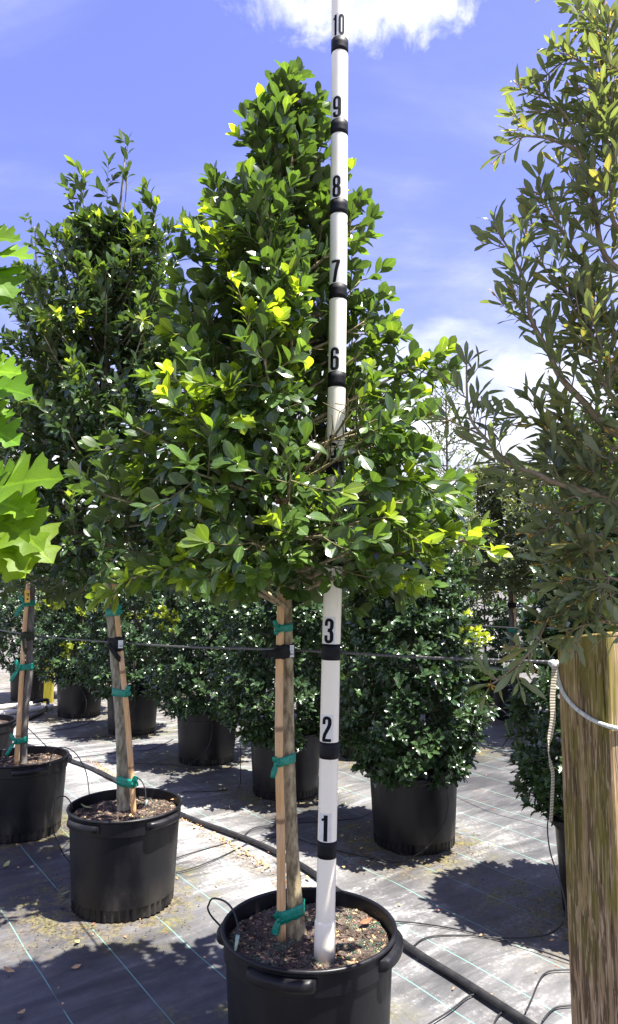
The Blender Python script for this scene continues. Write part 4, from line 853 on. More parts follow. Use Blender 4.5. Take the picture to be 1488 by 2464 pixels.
# ================================================================== MEASURING POLE
POLE_PX = [(781, 2292), (783, 2222), (787, 2050), (792, 1810), (797, 1572), (803, 1350), (807, 1130), (811, 912), (814, 700), (816, 490), (817, 300), (818, 100), (819, -60)]
def measuring_pole():
    Yp = 2.285; pts = [PY(u, v, Yp) for u, v in POLE_PX]; pts[0].z -= 0.02; path = catmull(pts, 6); rp = 0.0298
    root = empty('measuring_pole', pts[0], 'white height-measuring pole with black bands and foot numbers', 'measuring pole')
    b = MB(); b.tube(path, rp, 40); b.build('pipe', 'pole_white', root)
    zc = PY(783, 2226, Yp - 0.03).z; b = MB(); seg = [at_z(path, z) for z in (pts[0].z - 0.002, pts[0].z + 0.05, zc - 0.004, zc + 0.004)]; b.tube(seg, [0.0330, 0.0330, 0.0328, 0.0305], 40); b.build('coupling', 'pole_white', root)
    ybot = [3440, 3039, 2642, 2265, 1898, 1543.5, 1188.7, 847, 526, 194.7]
    def stroke(cl, w, closed=False):
        pts_ = []
        for a, c in zip(cl[:-1], cl[1:]):
            n = max(1, int(math.hypot(c[0] - a[0], c[1] - a[1]) / 0.12))
            for k in range(n): pts_.append((a[0] + (c[0] - a[0]) * k / n, a[1] + (c[1] - a[1]) * k / n))
        pts_.append(cl[-1]); n = len(pts_); vs = []; fs = []
        for i in range(n):
            a = pts_[i - 1] if i > 0 else (pts_[-2] if closed else pts_[0]); c = pts_[i + 1] if i < n - 1 else (pts_[1] if closed else pts_[-1])
            tx, ty = c[0] - a[0], c[1] - a[1]; l = math.hypot(tx, ty) or 1; tx, ty = tx / l, ty / l
            vs += [(pts_[i][0] - ty * w / 2, pts_[i][1] + tx * w / 2), (pts_[i][0] + ty * w / 2, pts_[i][1] - tx * w / 2)]
        fs = [(i * 2, i * 2 + 1, i * 2 + 3, i * 2 + 2) for i in range(n - 1)]; return vs, fs
    def arc(cx, cy, rx, ry, a0, a1, n=14): return [(cx + rx * math.cos(R(a0 + (a1 - a0) * k / n)), cy + ry * math.sin(R(a0 + (a1 - a0) * k / n))) for k in range(n + 1)]
    top = arc(.5, 2.46, .31, .37, 180, 0); bot = arc(.5, .54, .31, .37, 0, -180)
    G = {
     '0': [(top + bot + [top[0]], .37, True)],
     '1': [([(.60, 0), (.60, 3)], .40, False), ([(.16, 2.42), (.45, 2.55), (.62, 2.85)], .26, False)],
     '2': [([(.19, 2.05)] + top + [(.81, 2.1), (.72, 1.75), (.30, .85), (.20, .45), (.20, .17)], .37, False), ([(.02, .18), (.98, .18)], .36, False)],
     '3': [([(.19, 2.10)] + top + [(.81, 1.95), (.70, 1.64), (.40, 1.56)], .37, False), ([(.40, 1.56), (.70, 1.46), (.81, 1.15)] + bot + [(.19, .95)], .37, False)],
     '4': [([(.68, 0), (.68, 3)], .36, False), ([(.62, 2.9), (.15, .80)], .26, False), ([(.02, .72), (1.0, .72)], .30, False)],
     '5': [([(.90, 2.83), (.12, 2.83)], .34, False), ([(.22, 2.9), (.22, 1.55)], .33, False), ([(.24, 1.60)] + arc(.5, 1.50, .31, .32, 150, 0, 8) + bot + [(.19, .95)], .37, False)],
     '6': [(arc(.5, 2.46, .31, .37, 0, 180) + [(.19, 1.5)] + arc(.5, .54, .31, .37, 180, 360) + arc(.5, 1.40, .31, .32, 0, 170), .37, False), ([(.81, 2.46), (.81, 2.15)], .37, False)],
     '7': [([(.02, 2.82), (.98, 2.82)], .36, False), ([(.82, 2.82), (.55, 1.6), (.36, 0)], .38, False)],
     '8': [(arc(.5, 2.48, .29, .35, 180, 0) + arc(.5, 1.95, .29, .35, 0, -180) + [(.21, 2.48)], .36, True), (arc(.5, 1.10, .31, .42, 180, 0) + bot + [(.19, 1.10)], .37, True)],
     '9': [(arc(.5, .54, .31, .37, 180, 360) + [(.81, 1.5)] + arc(.5, 2.46, .31, .37, 0, 180) + arc(.5, 1.60, .31, .32, 180, 350), .37, False), ([(.19, .54), (.19, .85)], .37, False)],
    }
    for k in range(10):
        z0 = PY(800, ybot[k] / 1.662, Yp - rp).z; z1 = z0 + 0.051; c = at_z(path, (z0 + z1) / 2)
        b = MB(); b.tube([at_z(path, z0 + 0.051 * i / 3) for i in range(4)], rp + 0.0007, 40); b.build('band', 'tape_black', root)
        zb = z1 + 0.003; Hd = 0.078; Wd = 0.0300 if k < 9 else 0.0205; txt = str(k + 1); full = Wd * len(txt) + (0.003 if len(txt) > 1 else 0)
        ang0 = -math.pi / 2 + math.atan2(c.x, c.y) * -1 - 0.30
        if k == 9: ang0 += 0.12
        def onc(x, y_, dr):
            a = ang0 + x / rp; cc = at_z(path, zb + y_); return (cc.x + (rp + dr) * math.cos(a), cc.y + (rp + dr) * math.sin(a), zb + y_)
        b = MB(); nx = 12; vs = [onc(-0.0205 + 0.041 * i / nx, yy, 0.0006) for i in range(nx + 1) for yy in (-0.002, 0.083)]
        b.add(vs, [(i * 2, i * 2 + 2, i * 2 + 3, i * 2 + 1) for i in range(nx)]); st = b.build('sticker', 'sticker', root)
        for q, ch in enumerate(txt):
            x0 = -full / 2 + q * (Wd + 0.003); b = MB(); lay = 0
            for cl, w, cls in G[ch]:
                vs, fs = stroke(cl, w * (1.0 if k < 9 else 1.0), cls); b.add([onc(x0 + x * Wd, y_ * Hd / 3, 0.0013 + lay) for x, y_ in vs], fs); lay += 0.00025
            b.build('digit', 'digit_black', st, smooth=False)
measuring_pole()

# ================================================================== HOLLY SHRUBS
def make_holly(x, y, label, H, prof, n_ros, seed, shape='holly', limit=300, size=0.066, new=(), pot_label=None, rot=0.3, s=1.0, zb=0.42, chips=0):
    rng = random.Random(seed)
    if pot_label: make_pot(x, y, pot_label, rot=rot, s=s, seed=seed, chips=chips, seg=96 if y > 6 else 144)
    root = empty('holly_shrub', (x, y, zb), label, 'shrub', 'holly shrubs')
    b = MB(); trunk = [Vector((x, y, zb - 0.02)), Vector((x + 0.01, y, 0.9)), Vector((x, y + 0.01, H * 0.9))]; b.tube(catmull(trunk, 5), [0.024 - 0.0019 * i for i in range(11)], 8); b.build('trunk', 'bark_grey', root)
    pl = Plant(root, shape, 'leaf_holly', limit); limbs = MB()
    for i in range(26):
        z = 0.48 + (H - 0.7) * i / 26; a = i * 2.4; r = interp(prof, z + 0.15) * 0.8
        limbs.tube(quad_path(Vector((x, y, z)), Vector((x + r * .5 * math.cos(a), y + r * .5 * math.sin(a), z + 0.02)), Vector((x + r * math.cos(a), y + r * math.sin(a), z + 0.15)), 4), [0.007, 0.006, 0.005, 0.004, 0.003], 5, False)
    tag(limbs.build('branches', 'bark_grey', root), kind='stuff')
    zs = np.linspace(prof[0][0], prof[-1][0], 60); ar = np.array([interp(prof, z) + 0.04 for z in zs]); cdf = np.cumsum(ar) / ar.sum()
    for i in range(int(n_ros * 1.7)):
        z = float(np.interp(rng.random(), cdf, zs)); a = rng.uniform(0, 6.2832); base = interp(prof, z)
        cl = noisev(math.cos(a) * 2.2 + seed, math.sin(a) * 2.2, z * 3.4)
        R_ = base * (1 + 0.30 * cl + 0.16 * noisev(math.cos(a) * 6 + seed, math.sin(a) * 6, z * 8)); dep = 1 - 0.60 * rng.random() ** 1.9
        r = R_ * dep; h = Vector((math.cos(a), math.sin(a), 0)); p = Vector((x, y, z)) + h * r
        ax = (h * rng.uniform(0.5, 1.0) + Vector((0, 0, rng.uniform(0.15, 0.8))) + rv(rng) * 0.35)
        if z < prof[0][0] + 0.14: ax += Vector((0, 0, -0.8)) * rng.random()
        ax.normalize(); L_ = rng.uniform(0.035, 0.075); pa = [p - ax * L_, p]
        isnew = any((p - Vector(q)).length < rr for q, rr in new)
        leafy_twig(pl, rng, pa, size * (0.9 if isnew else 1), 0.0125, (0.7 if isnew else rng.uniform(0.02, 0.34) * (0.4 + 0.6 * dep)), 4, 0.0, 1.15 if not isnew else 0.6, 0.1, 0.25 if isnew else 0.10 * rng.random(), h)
    return root, pl
HP = [(0.42, .30), (0.52, .42), (0.70, .48), (0.95, .47), (1.25, .44), (1.55, .38), (1.8, .30), (2.0, .20), (2.15, .06)]
def hp(k, dz=0.0, hk=1.0): return [(0.42 + dz + (z - 0.42) * hk, r * k) for z, r in HP]
make_holly(1.48, 3.55, 'spiny holly shrub half hidden behind the wooden post', 1.95, hp(0.95, 0, 0.9), 620, 21, pot_label='black pot half hidden behind the wooden post', rot=R(175))
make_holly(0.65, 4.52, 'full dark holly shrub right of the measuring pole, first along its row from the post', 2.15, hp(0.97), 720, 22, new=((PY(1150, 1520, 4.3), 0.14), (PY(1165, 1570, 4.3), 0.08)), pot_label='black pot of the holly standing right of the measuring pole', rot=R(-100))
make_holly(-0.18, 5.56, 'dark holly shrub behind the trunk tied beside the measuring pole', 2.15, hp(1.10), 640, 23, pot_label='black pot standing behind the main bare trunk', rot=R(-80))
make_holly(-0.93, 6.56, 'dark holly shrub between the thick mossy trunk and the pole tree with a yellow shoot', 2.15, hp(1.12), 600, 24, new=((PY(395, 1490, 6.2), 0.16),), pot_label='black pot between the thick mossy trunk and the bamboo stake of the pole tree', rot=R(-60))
make_holly(-1.92, 7.80, 'dark holly shrub just behind the thick mossy trunk', 2.15, hp(1.15), 560, 25, 'holly_far', 250, new=((PY(330, 1480, 7.4), 0.13),), pot_label='black pot just behind the thick mossy trunk', rot=R(-150))
make_holly(-2.82, 8.80, 'dark holly shrub with yellow shoot tips between the two left-hand bamboo stakes', 2.15, hp(1.15), 560, 26, 'holly_far', 250, new=((PY(175, 1560, 8.4), 0.16), (PY(215, 1475, 8.4), 0.17), (PY(105, 1450, 8.4), 0.16)), pot_label='black pot between the two left-hand bamboo stakes', rot=R(-40))
make_holly(-3.90, 10.0, 'dark holly shrub behind the slim grey trunk at the row end', 2.15, hp(1.2), 520, 27, 'holly_far', 200, pot_label='black pot beside the short yellow board', rot=R(-40))
# the next row of hollies, farther back
for i, (x_, y_) in enumerate(((3.55, 8.3), (2.45, 9.9), (1.35, 11.2), (0.2, 12.6), (-1.6, 14.2), (-4.6, 13.6), (4.0, 6.6), (-5.6, 11.6))):
    make_holly(x_, y_, ['distant holly shrub behind the post top', 'distant holly shrub behind the far small potted tree', 'distant holly shrub glimpsed right of the pole tree crown', 'distant holly shrub glimpsed behind the main bare trunk', 'distant holly shrub glimpsed past the thick mossy trunk', 'distant holly shrub behind the slim grey trunk', 'distant holly shrub deep behind the wooden post', 'distant holly shrub left of the slim grey trunk'][i],
               2.2, hp(1.35, 0, 1.08), 420, 40 + i, 'holly_far', 90, 0.075, pot_label=['black pot of a distant holly behind the post', 'black pot of a distant holly behind the far small tree', 'black pot of a distant holly right of the pole tree', 'black pot of a distant holly behind the main trunk', 'black pot of a distant holly past the thick mossy trunk', 'black pot of a distant holly behind the slim trunk', 'black pot of a distant holly deep behind the post', 'black pot of a distant holly left of the slim trunk'][i])

for i, (r_, n_) in enumerate(((5.3, 4.9), (6.7, 5.0), (8.2, 4.8), (9.8, 4.9), (11.3, 5.0), (12.8, 4.4), (13.6, 5.6))):
    q = ROW * r_ + ACROSS * n_; w_ = ('the pole', 'the main trunk', 'the gap left of the main trunk', 'the thick mossy trunk', 'the gap between the left-hand stakes', 'the slim grey trunk', 'the white ground pipes')[i]
    make_holly(q.x, q.y, 'holly shrub of the second row seen behind ' + w_, 2.3, hp(1.3, 0, 1.1), 400, 70 + i, 'holly_far', 100, 0.072, pot_label='second-row black holly pot behind ' + w_)

# ================================================================== TREES FARTHER BACK
def back_tree(x, y, label, top, prof, seed, shape='small', mat='leaf_live_oak', size=0.05, nl=60, zc=1.5, ps=1.0, pot_label=None, limit=200, tr=0.02, age=(0, .4), lean=0.0, tw_sp=0.06, lf_sp=0.018, bark='bark_grey'):
    if pot_label: make_pot(x, y, pot_label, rot=R(20 + seed), s=ps, seed=seed, chips=250 if y < 9 else 0, seg=96)
    return potted_tree('background_tree', label, [(x, y, 0.38), (x + lean * .2, y, 0.9), (x + lean * .5, y, 1.6), (x + lean * .8, y, (1.6 + top) / 2), (x + lean, y, top)], [tr, tr * .9, tr * .8, tr * .5, 0.003], None, bark, 'twig', shape, mat, prof, zc, top - 0.1, nl, size, seed, p_new=0.03, age=age, limit=limit, limb_objs=False, tw_sp=tw_sp, lf_sp=lf_sp, group='background trees')
bt, TB, _, _ = back_tree(2.44, 8.53, 'small-leaved potted tree with staked trunk in the far row', 3.05, [(1.4, .35), (1.6, .75), (2.0, .85), (2.5, .75), (2.9, .45), (3.1, .1)], 61, pot_label='black pot of the far staked tree right of the big holly', nl=120, ps=0.86, tr=0.035, size=0.068, age=(0, .25))
SB = stake('bamboo_stake', [Vector((2.48, 8.46, 0.38)), Vector((2.47, 8.46, 1.0)), Vector((2.46, 8.46, 1.7))], 0.014, 0.012, 'thin stake of the far potted tree', 'bamboo stakes', 0.3, 5)
for v_, lb in ((1517, 'green ribbon on the far staked tree between its strap and pot'), (1590, 'green ribbon low on the far staked tree')):
    ribbon(SB, 0.014, TB, 0.034, PY(1206, v_, 8.5).z, lb, 0.05, -1, v_, 0.0, ((-0.03, -0.04), (0.02, 0.05)))
strap(SB, 0.014, TB, 0.034, PY(1206, 1456, 8.5).z, 'small black strap on the far staked tree', 0.06, 8, lab=False)
back_tree(1.40, 7.0, 'slender dark sapling top standing against the white cloud', 3.98, [(1.7, .25), (2.2, .34), (2.6, .40), (2.9, .36), (3.2, .22), (3.5, .17), (3.8, .09), (4.0, .02)], 62, size=0.036, nl=64, zc=1.7, tr=0.022, pot_label='black pot hidden behind the big holly under the slender sapling', tw_sp=0.05, lf_sp=0.018)
b4, T4b, _, _ = back_tree(0.54, 6.73, 'evergreen tree hidden behind the crown of the pole tree', 3.55, [(1.5, .3), (1.75, .5), (2.3, .48), (2.8, .32), (3.3, .14), (3.6, .02)], 63, 'pointed', 'leaf_dark_tree', 0.066, 46, pot_label='black pot glimpsed between the pole and the big holly', tr=0.022, limit=150)
S4b = stake('bamboo_stake', [Vector((0.60, 6.70, 0.38)), Vector((0.60, 6.70, 1.7))], 0.014, 0.012, 'reddish stake glimpsed behind the big holly', 'bamboo stakes', 0.3, 6)
ribbon(S4b, 0.014, T4b, 0.02, PY(868, 1488, 6.7).z, 'green ribbon glimpsed between the pole and the big holly', 0.05, -1, 3, 0, ((-0.03, -0.03),))
back_tree(3.22, 6.9, 'tall leafy evergreen behind the narrow-leaved oak', 3.95, [(1.4, .4), (1.7, .75), (2.3, .8), (2.8, .68), (3.2, .50), (3.6, .28), (3.9, .08)], 64, 'glossy', 'leaf_glossy_tree', 0.064, 80, pot_label='black pot hidden behind the post under the tall evergreen', tr=0.03, limit=250, age=(.05, .5))
back_tree(3.15, 7.6, 'wide small-leaved tree between the far staked tree and the oak', 3.35, [(1.3, .45), (1.6, .8), (2.2, .95), (2.8, .75), (3.2, .4), (3.4, .1)], 65, 'small', 'leaf_live_oak', 0.066, 110, pot_label='black pot far behind the post under a wide tree', tr=0.03, limit=200, age=(.1, .5))
back_tree(1.95, 11.5, 'pale distant tree low beyond the slender sapling', 3.0, [(1.0, .6), (1.6, 1.1), (2.4, 1.0), (2.9, .5), (3.1, .1)], 66, 'small', 'leaf_live_oak', 0.07, 70, zc=1.1, pot_label='black pot of the pale distant tree', tr=0.03, limit=120, age=(.2, .55), tw_sp=0.09)

def distant_woods():
    rng = random.Random(99); root = empty('distant_woods', (0, 30, 0)); tag(root, 'far hazy mass of trees along the nursery edge', 'woods', None, 'stuff')
    pl = Plant(root, 'small', 'leaf_live_oak', 0)
    for i in range(9000):
        x = rng.uniform(-34, 34); y = 29 + rng.uniform(-1.5, 1.5); top = 4.2 + 1.6 * noisev(x * 0.35, 2.0, 0) + 0.6 * noisev(x * 1.3, 5.0, 0)
        z = 0.2 + (top - 0.2) * rng.random() ** 0.8; pl.leaf(rng, (x, y, z), rv(rng), rv(rng) + Vector((0, -0.6, 0.5)), rng.uniform(0.28, 0.5), rng.uniform(0, 0.5))
distant_woods()

# ================================================================== WOODEN POST, CABLES, ROPE
PL = Vector((0.637, 1.827, 0)); PE = -ROW; PW = 0.140
def post():
    b = MB(); zt = PY(1340, 1535, 1.827).z; secs = [0.0, 0.35, 0.7, 1.0, 1.2, 1.3]; vs = []
    cs = [(0, 0), (PW, 0), (PW, PW), (0, PW)]; bev = 0.004
    ring = []
    for i, (a, c) in enumerate(cs):
        pa = cs[i - 1]; pn = cs[(i + 1) % 4]
        for q in (pa, pn):
            dx, dy = q[0] - a, q[1] - c; l = math.hypot(dx, dy); ring.append((a + dx / l * bev, c + dy / l * bev))
    for k, z in enumerate(secs + [zt - 0.004, zt]):
        for a, c in ring:
            inn = 0.003 if k == len(secs) + 1 else 0.0; a2 = a + (PW / 2 - a) / PW * 2 * inn; c2 = c + (PW / 2 - c) / PW * 2 * inn
            p = PL + PE * a2 + ACROSS * c2; zz = z + (0.022 * a / PW if k >= len(secs) else 0); w = 0.0015 * noisev(z * 3, a * 10, c * 10)
            vs.append((p.x + w, p.y + w, zz))
    n = 8; m = len(secs) + 2
    fs = [(i * n + j, i * n + (j + 1) % n, (i + 1) * n + (j + 1) % n, (i + 1) * n + j) for i in range(m - 1) for j in range(n)] + [tuple(range((m - 1) * n, m * n))]
    b.add(vs, fs); o = b.build('wooden_post', 'post_wood', None, PL); autosmooth(o, 30)
    tag(o, 'weathered square wooden post with green algae holding the cable end', 'post')
    return zt
post()
FN = -ACROSS
z_main = PY(690, 1566, 2.40).z; z_2 = PY(280, 1548, 3.68).z; z_3 = PY(66, 1530, 4.67).z
pend = PPL(1338, 1594, PL, ACROSS); tm = at_z(T1, z_main); t2_ = at_z(T2, z_2); t3_ = at_z(T3, z_3)
off = ACROSS * 0.028
cable('steel_cable', [pend + ACROSS * 0.02 + ROW * -0.02, PY(1200, 1589, 1.93), PY(1000, 1581, 2.10), tm + off, (tm + t2_) / 2 + off * 1.2 - Vector((0, 0, 0.006)), t2_ + off * 1.4, t3_ + off * 1.2, t3_ + (t3_ - t2_) * 1.3 + Vector((0, 0, 0.05))], 0.0042, 'twisted steel cable running from the wooden post past the strapped trunks', group='steel cables')
cable('steel_cable', [PY(1480, 1530, 4.55), PY(1311, 1517, 4.94), PY(1143, 1505, 5.6), PY(735, 1479, 7.8), PY(560, 1464, 9.6), PY(315, 1444, 13.0)], 0.0042, 'thin cable crossing behind the holly shrubs', group='steel cables', n=4)
def post_bits():
    # knot of white tape where the cable meets the post
    k0 = PY(1322, 1594, 1.82); b = MB(); b.tube([k0, PY(1328, 1596, 1.815), PY(1333, 1597, 1.812), PY(1343, 1596, 1.805)], [0.006, 0.010, 0.007, 0.009], 10)
    b.tube([PY(1330, 1590, 1.81), PY(1335, 1606, 1.80)], [0.007, 0.008], 8); tag(b.build('tape_knot', 'rope_white', None, k0), 'white taped knot where the cable meets the post', 'knot')
    pts = [(1335, 1600), (1334, 1625), (1330, 1678), (1331, 1723), (1327, 1755), (1322, 1785), (1320, 1808), (1326, 1839), (1331, 1866), (1329, 1925), (1326, 1978)]
    pa = catmull([PY(u, v, 1.80) for u, v in pts], 5); n = len(pa); b = MB(); ac = []
    for i in range(n):
        f = i / (n - 1); tw = 0.2 if f < 0.45 else 0.2 + 1.3 * min(1, (f - 0.45) / 0.12) if f < 0.57 else 1.5 - 0.75 * min(1, (f - 0.57) / 0.15)
        ac.append(Vector((math.cos(tw), math.sin(tw), 0)))
    b.strip(pa, ac, 0.0145, 0.0016); tag(b.build('webbing_strap', 'webbing', None, pa[0], along=True, smooth=False), 'frayed beige ribbed webbing hanging beside the post', 'strap')
    n1 = -ACROSS; n2 = PE; p1 = PL + n1 * 0.0062; corner = PL + PE * PW; p2 = corner + n2 * 0.0062
    rp = [PPL(1338, 1602, p1, n1)] + [PPL(u, v, p1, n1) for u, v in ((1344, 1635), (1356, 1668), (1378, 1697), (1405, 1719), (1434, 1736))]
    rp += [corner + n1 * 0.0062 + n2 * 0.004 + Vector((0, 0, PPL(1464, 1748, p1, n1).z))]
    zc = rp[-1].z; rp += [corner + n2 * 0.0065 + ACROSS * 0.05 + Vector((0, 0, zc - 0.008)), corner + n2 * 0.0065 + ACROSS * 0.14 + Vector((0, 0, zc + 0.01))]
    b = MB(); b.tube(catmull(rp, 6), 0.0052, 10); tag(b.build('rope', 'rope_white', None, rp[0]), 'pale rope sagging across the face of the wooden post', 'rope')
post_bits()

# ================================================================== NARROW-LEAVED OAK (trunk stands just outside the frame)
def live_oak():
    rng = random.Random(77); x, y = 1.02, 1.12
    make_pot(x, y, 'black pot of the narrow-leaved oak beside the wooden post', seed=31, chips=300)
    root = empty('oak_tree', (x, y, 0.40), 'narrow-leaved oak with drooping twigs leaning over the wooden post', 'tree')
    trunk = catmull([Vector(p) for p in ((x, y, 0.4), (x + .01, y, 1.0), (x, y + .02, 1.8), (x + .02, y + .03, 2.6), (x, y + .05, 3.4))], 6)
    b = MB(); b.tube(trunk, [0.032 * (1 - 0.85 * i / (len(trunk) - 1)) for i in range(len(trunk))], 14); b.build('trunk', 'bark_grey', root)
    pl = Plant(root, 'live_oak', 'leaf_live_oak', 300)
    tw = MB()
    def limb(pxs, Y0, Y1, r, dens=1.0, size=0.058, tl=(0.04, 0.115), zb=None, new=0.12, side=0.9):
        n = len(pxs); pts = [PY(u, v, Y0 + (Y1 - Y0) * i / (n - 1)) for i, (u, v) in enumerate(pxs)]
        if zb: pts = [at_z(trunk, zb), at_z(trunk, zb).lerp(pts[0], 0.55) + Vector((0, 0, -0.02))] + pts
        path = catmull(pts, 6); m = len(path); b = MB(); b.tube(path, [r * 1.25 * (1 - 0.8 * i / (m - 1)) for i in range(m)], 7); b.build('branch', 'twig_oak', root)
        ln = sum((p - q).length for p, q in zip(path[1:], path[:-1])); cnt = int(ln / 0.041 * dens)
        for k in range(cnt):
            i = min(int(m * (0.12 + 0.85 * (k + rng.random()) / cnt)), m - 2); p = path[i]; t = (path[i + 1] - path[i]).normalized(); sd = rv(rng); sd.y *= 0.8; sd = (sd - t * sd.dot(t)).normalized()
            d = (t * 0.7 + sd * side + Vector((0, 0, 0.30))).normalized(); e = p + d * rng.uniform(*tl) * (1.1 - 0.4 * i / m)
            if e.y < 0.75: continue
            pa = quad_path(p, p.lerp(e, 0.5) + Vector((0, 0, -0.01)), e, 3); tw.tube(pa, [0.0020, 0.0017, 0.0013, 0.0009], 4, False)
            leafy_twig(pl, rng, pa, size, 0.0185, rng.uniform(0.05, 0.5), 3, 0.12, 1.0, 0.1, 0.0, None)
            if rng.random() < 0.5:      # tiny rust-coloured shoot at the tip
                e2 = e + (d + rv(rng) * 0.5).normalized() * rng.uniform(0.02, 0.05); tw.tube([e, e2], [0.0010, 0.0007], 4, False)
                for q in range(7): pl.leaf(rng, e.lerp(e2, q / 6), (d + rv(rng) * 0.9), rv(rng), rng.uniform(0.008, 0.016), 1.0)
        leafy_twig(pl, rng, path[m // 2:], size, 0.022, 0.3, 4, 0.0, 0.9, 0.1, 0.0, None)
        for _ in range(6): pl.leaf(rng, path[-1], rv(rng), rv(rng), 0.016, 1.0)
    limb([(1478, 1040), (1408, 970), (1348, 905), (1320, 845), (1278, 766), (1269, 696), (1241, 627), (1204, 566)], 1.50, 1.55, 0.0085, 1.0, zb=1.55)
    limb([(1488, 1217), (1411, 1182), (1330, 1159), (1301, 1144), (1222, 1114), (1176, 1063), (1130, 998), (1123, 880)], 1.48, 1.60, 0.0085, 1.0, zb=1.45)
    limb([(1222, 1114), (1160, 1050), (1110, 1025), (1080, 1010)], 1.58, 1.60, 0.003, 0.8, tl=(0.04, 0.08))
    limb([(1478, 640), (1430, 480), (1394, 362), (1366, 283), (1301, 223)], 1.48, 1.55, 0.007, 1.1, zb=2.0)
    limb([(1394, 362), (1340, 340), (1300, 330), (1245, 328)], 1.52, 1.55, 0.004, 0.9)
    limb([(1500, 300), (1440, 210), (1380, 139), (1300, 195)], 1.48, 1.55, 0.006, 0.8, zb=2.35)
    limb([(1500, 180), (1460, 90), (1420, 30), (1395, -30)], 1.46, 1.55, 0.006, 1.2, zb=2.45)
    limb([(1500, 820), (1440, 700), (1380, 600), (1330, 520), (1300, 470)], 1.5, 1.6, 0.007, 1.3, zb=1.8)
    limb([(1500, 900), (1420, 800), (1380, 740), (1360, 690)], 1.45, 1.5, 0.006, 1.4, zb=1.7)
    limb([(1500, 560), (1470, 440), (1450, 330), (1440, 250)], 1.45, 1.5, 0.006, 1.5, zb=2.1)
    limb([(1500, 1120), (1420, 1060), (1340, 1020), (1250, 1000)], 1.52, 1.62, 0.006, 1.2, zb=1.5)
    limb([(1500, 1280), (1440, 1290), (1395, 1321), (1369, 1369), (1330, 1460), (1298, 1531), (1265, 1580), (1214, 1625), (1181, 1648)], 1.50, 1.58, 0.005, 0.55, 0.062, (0.02, 0.05), zb=1.42, side=1.2)
    limb([(1500, 1500), (1440, 1500), (1400, 1506), (1362, 1528)], 1.45, 1.5, 0.004, 1.0, tl=(0.03, 0.08), zb=1.35)
    limb([(1500, 1320), (1440, 1326), (1400, 1330), (1362, 1332)], 1.48, 1.52, 0.004, 1.3, zb=1.4)
    limb([(1500, 1400), (1460, 1400), (1430, 1430), (1410, 1480)], 1.45, 1.5, 0.004, 1.3, tl=(0.04, 0.1), zb=1.38)
    limb([(1500, 1180), (1440, 1200), (1370, 1240), (1320, 1260)], 1.5, 1.56, 0.005, 1.4, zb=1.45)
    limb([(1500, 980), (1450, 900), (1440, 820), (1450, 760)], 1.45, 1.5, 0.005, 1.4, zb=1.65)
    limb([(1500, 430), (1480, 300), (1470, 180), (1475, 60)], 1.45, 1.5, 0.005, 1.6, zb=2.2)
    limb([(1500, 1080), (1460, 1130), (1400, 1110), (1330, 1080)], 1.48, 1.56, 0.005, 1.3, zb=1.5)
    # the rest of the crown, beyond the frame
    for k in range(16):
        a = R(-60 + 210 * k / 16) ; zb = 1.5 + 1.7 * rng.random(); h = Vector((math.cos(a), math.sin(a) * 0.6, 0)); L_ = 0.55 * (1 - (zb - 1.4) / 2.6)
        if h.x < 0.1: continue
        p0 = at_z(trunk, zb); p1 = p0 + h * L_ + Vector((0, 0, 0.25)); path = quad_path(p0, p0.lerp(p1, 0.5) + h * 0.05, p1, 6); b = MB(); b.tube(path, [0.007 * (1 - 0.12 * i) for i in range(7)], 6); b.build('branch', 'twig_oak', root)
        for q in range(10):
            p = path[1 + q % 6]; e = p + (rv(rng) + Vector((0, 0, 0.3))) * 0.12; pa = quad_path(p, p.lerp(e, 0.5), e, 3); tw.tube(pa, 0.0015, 4, False); leafy_twig(pl, rng, pa, 0.058, 0.02, 0.3, 3, 0.1, 1.0, 0.1, 0, None)
    tag(tw.build('twigs', 'twig_oak', root), kind='stuff')
live_oak()

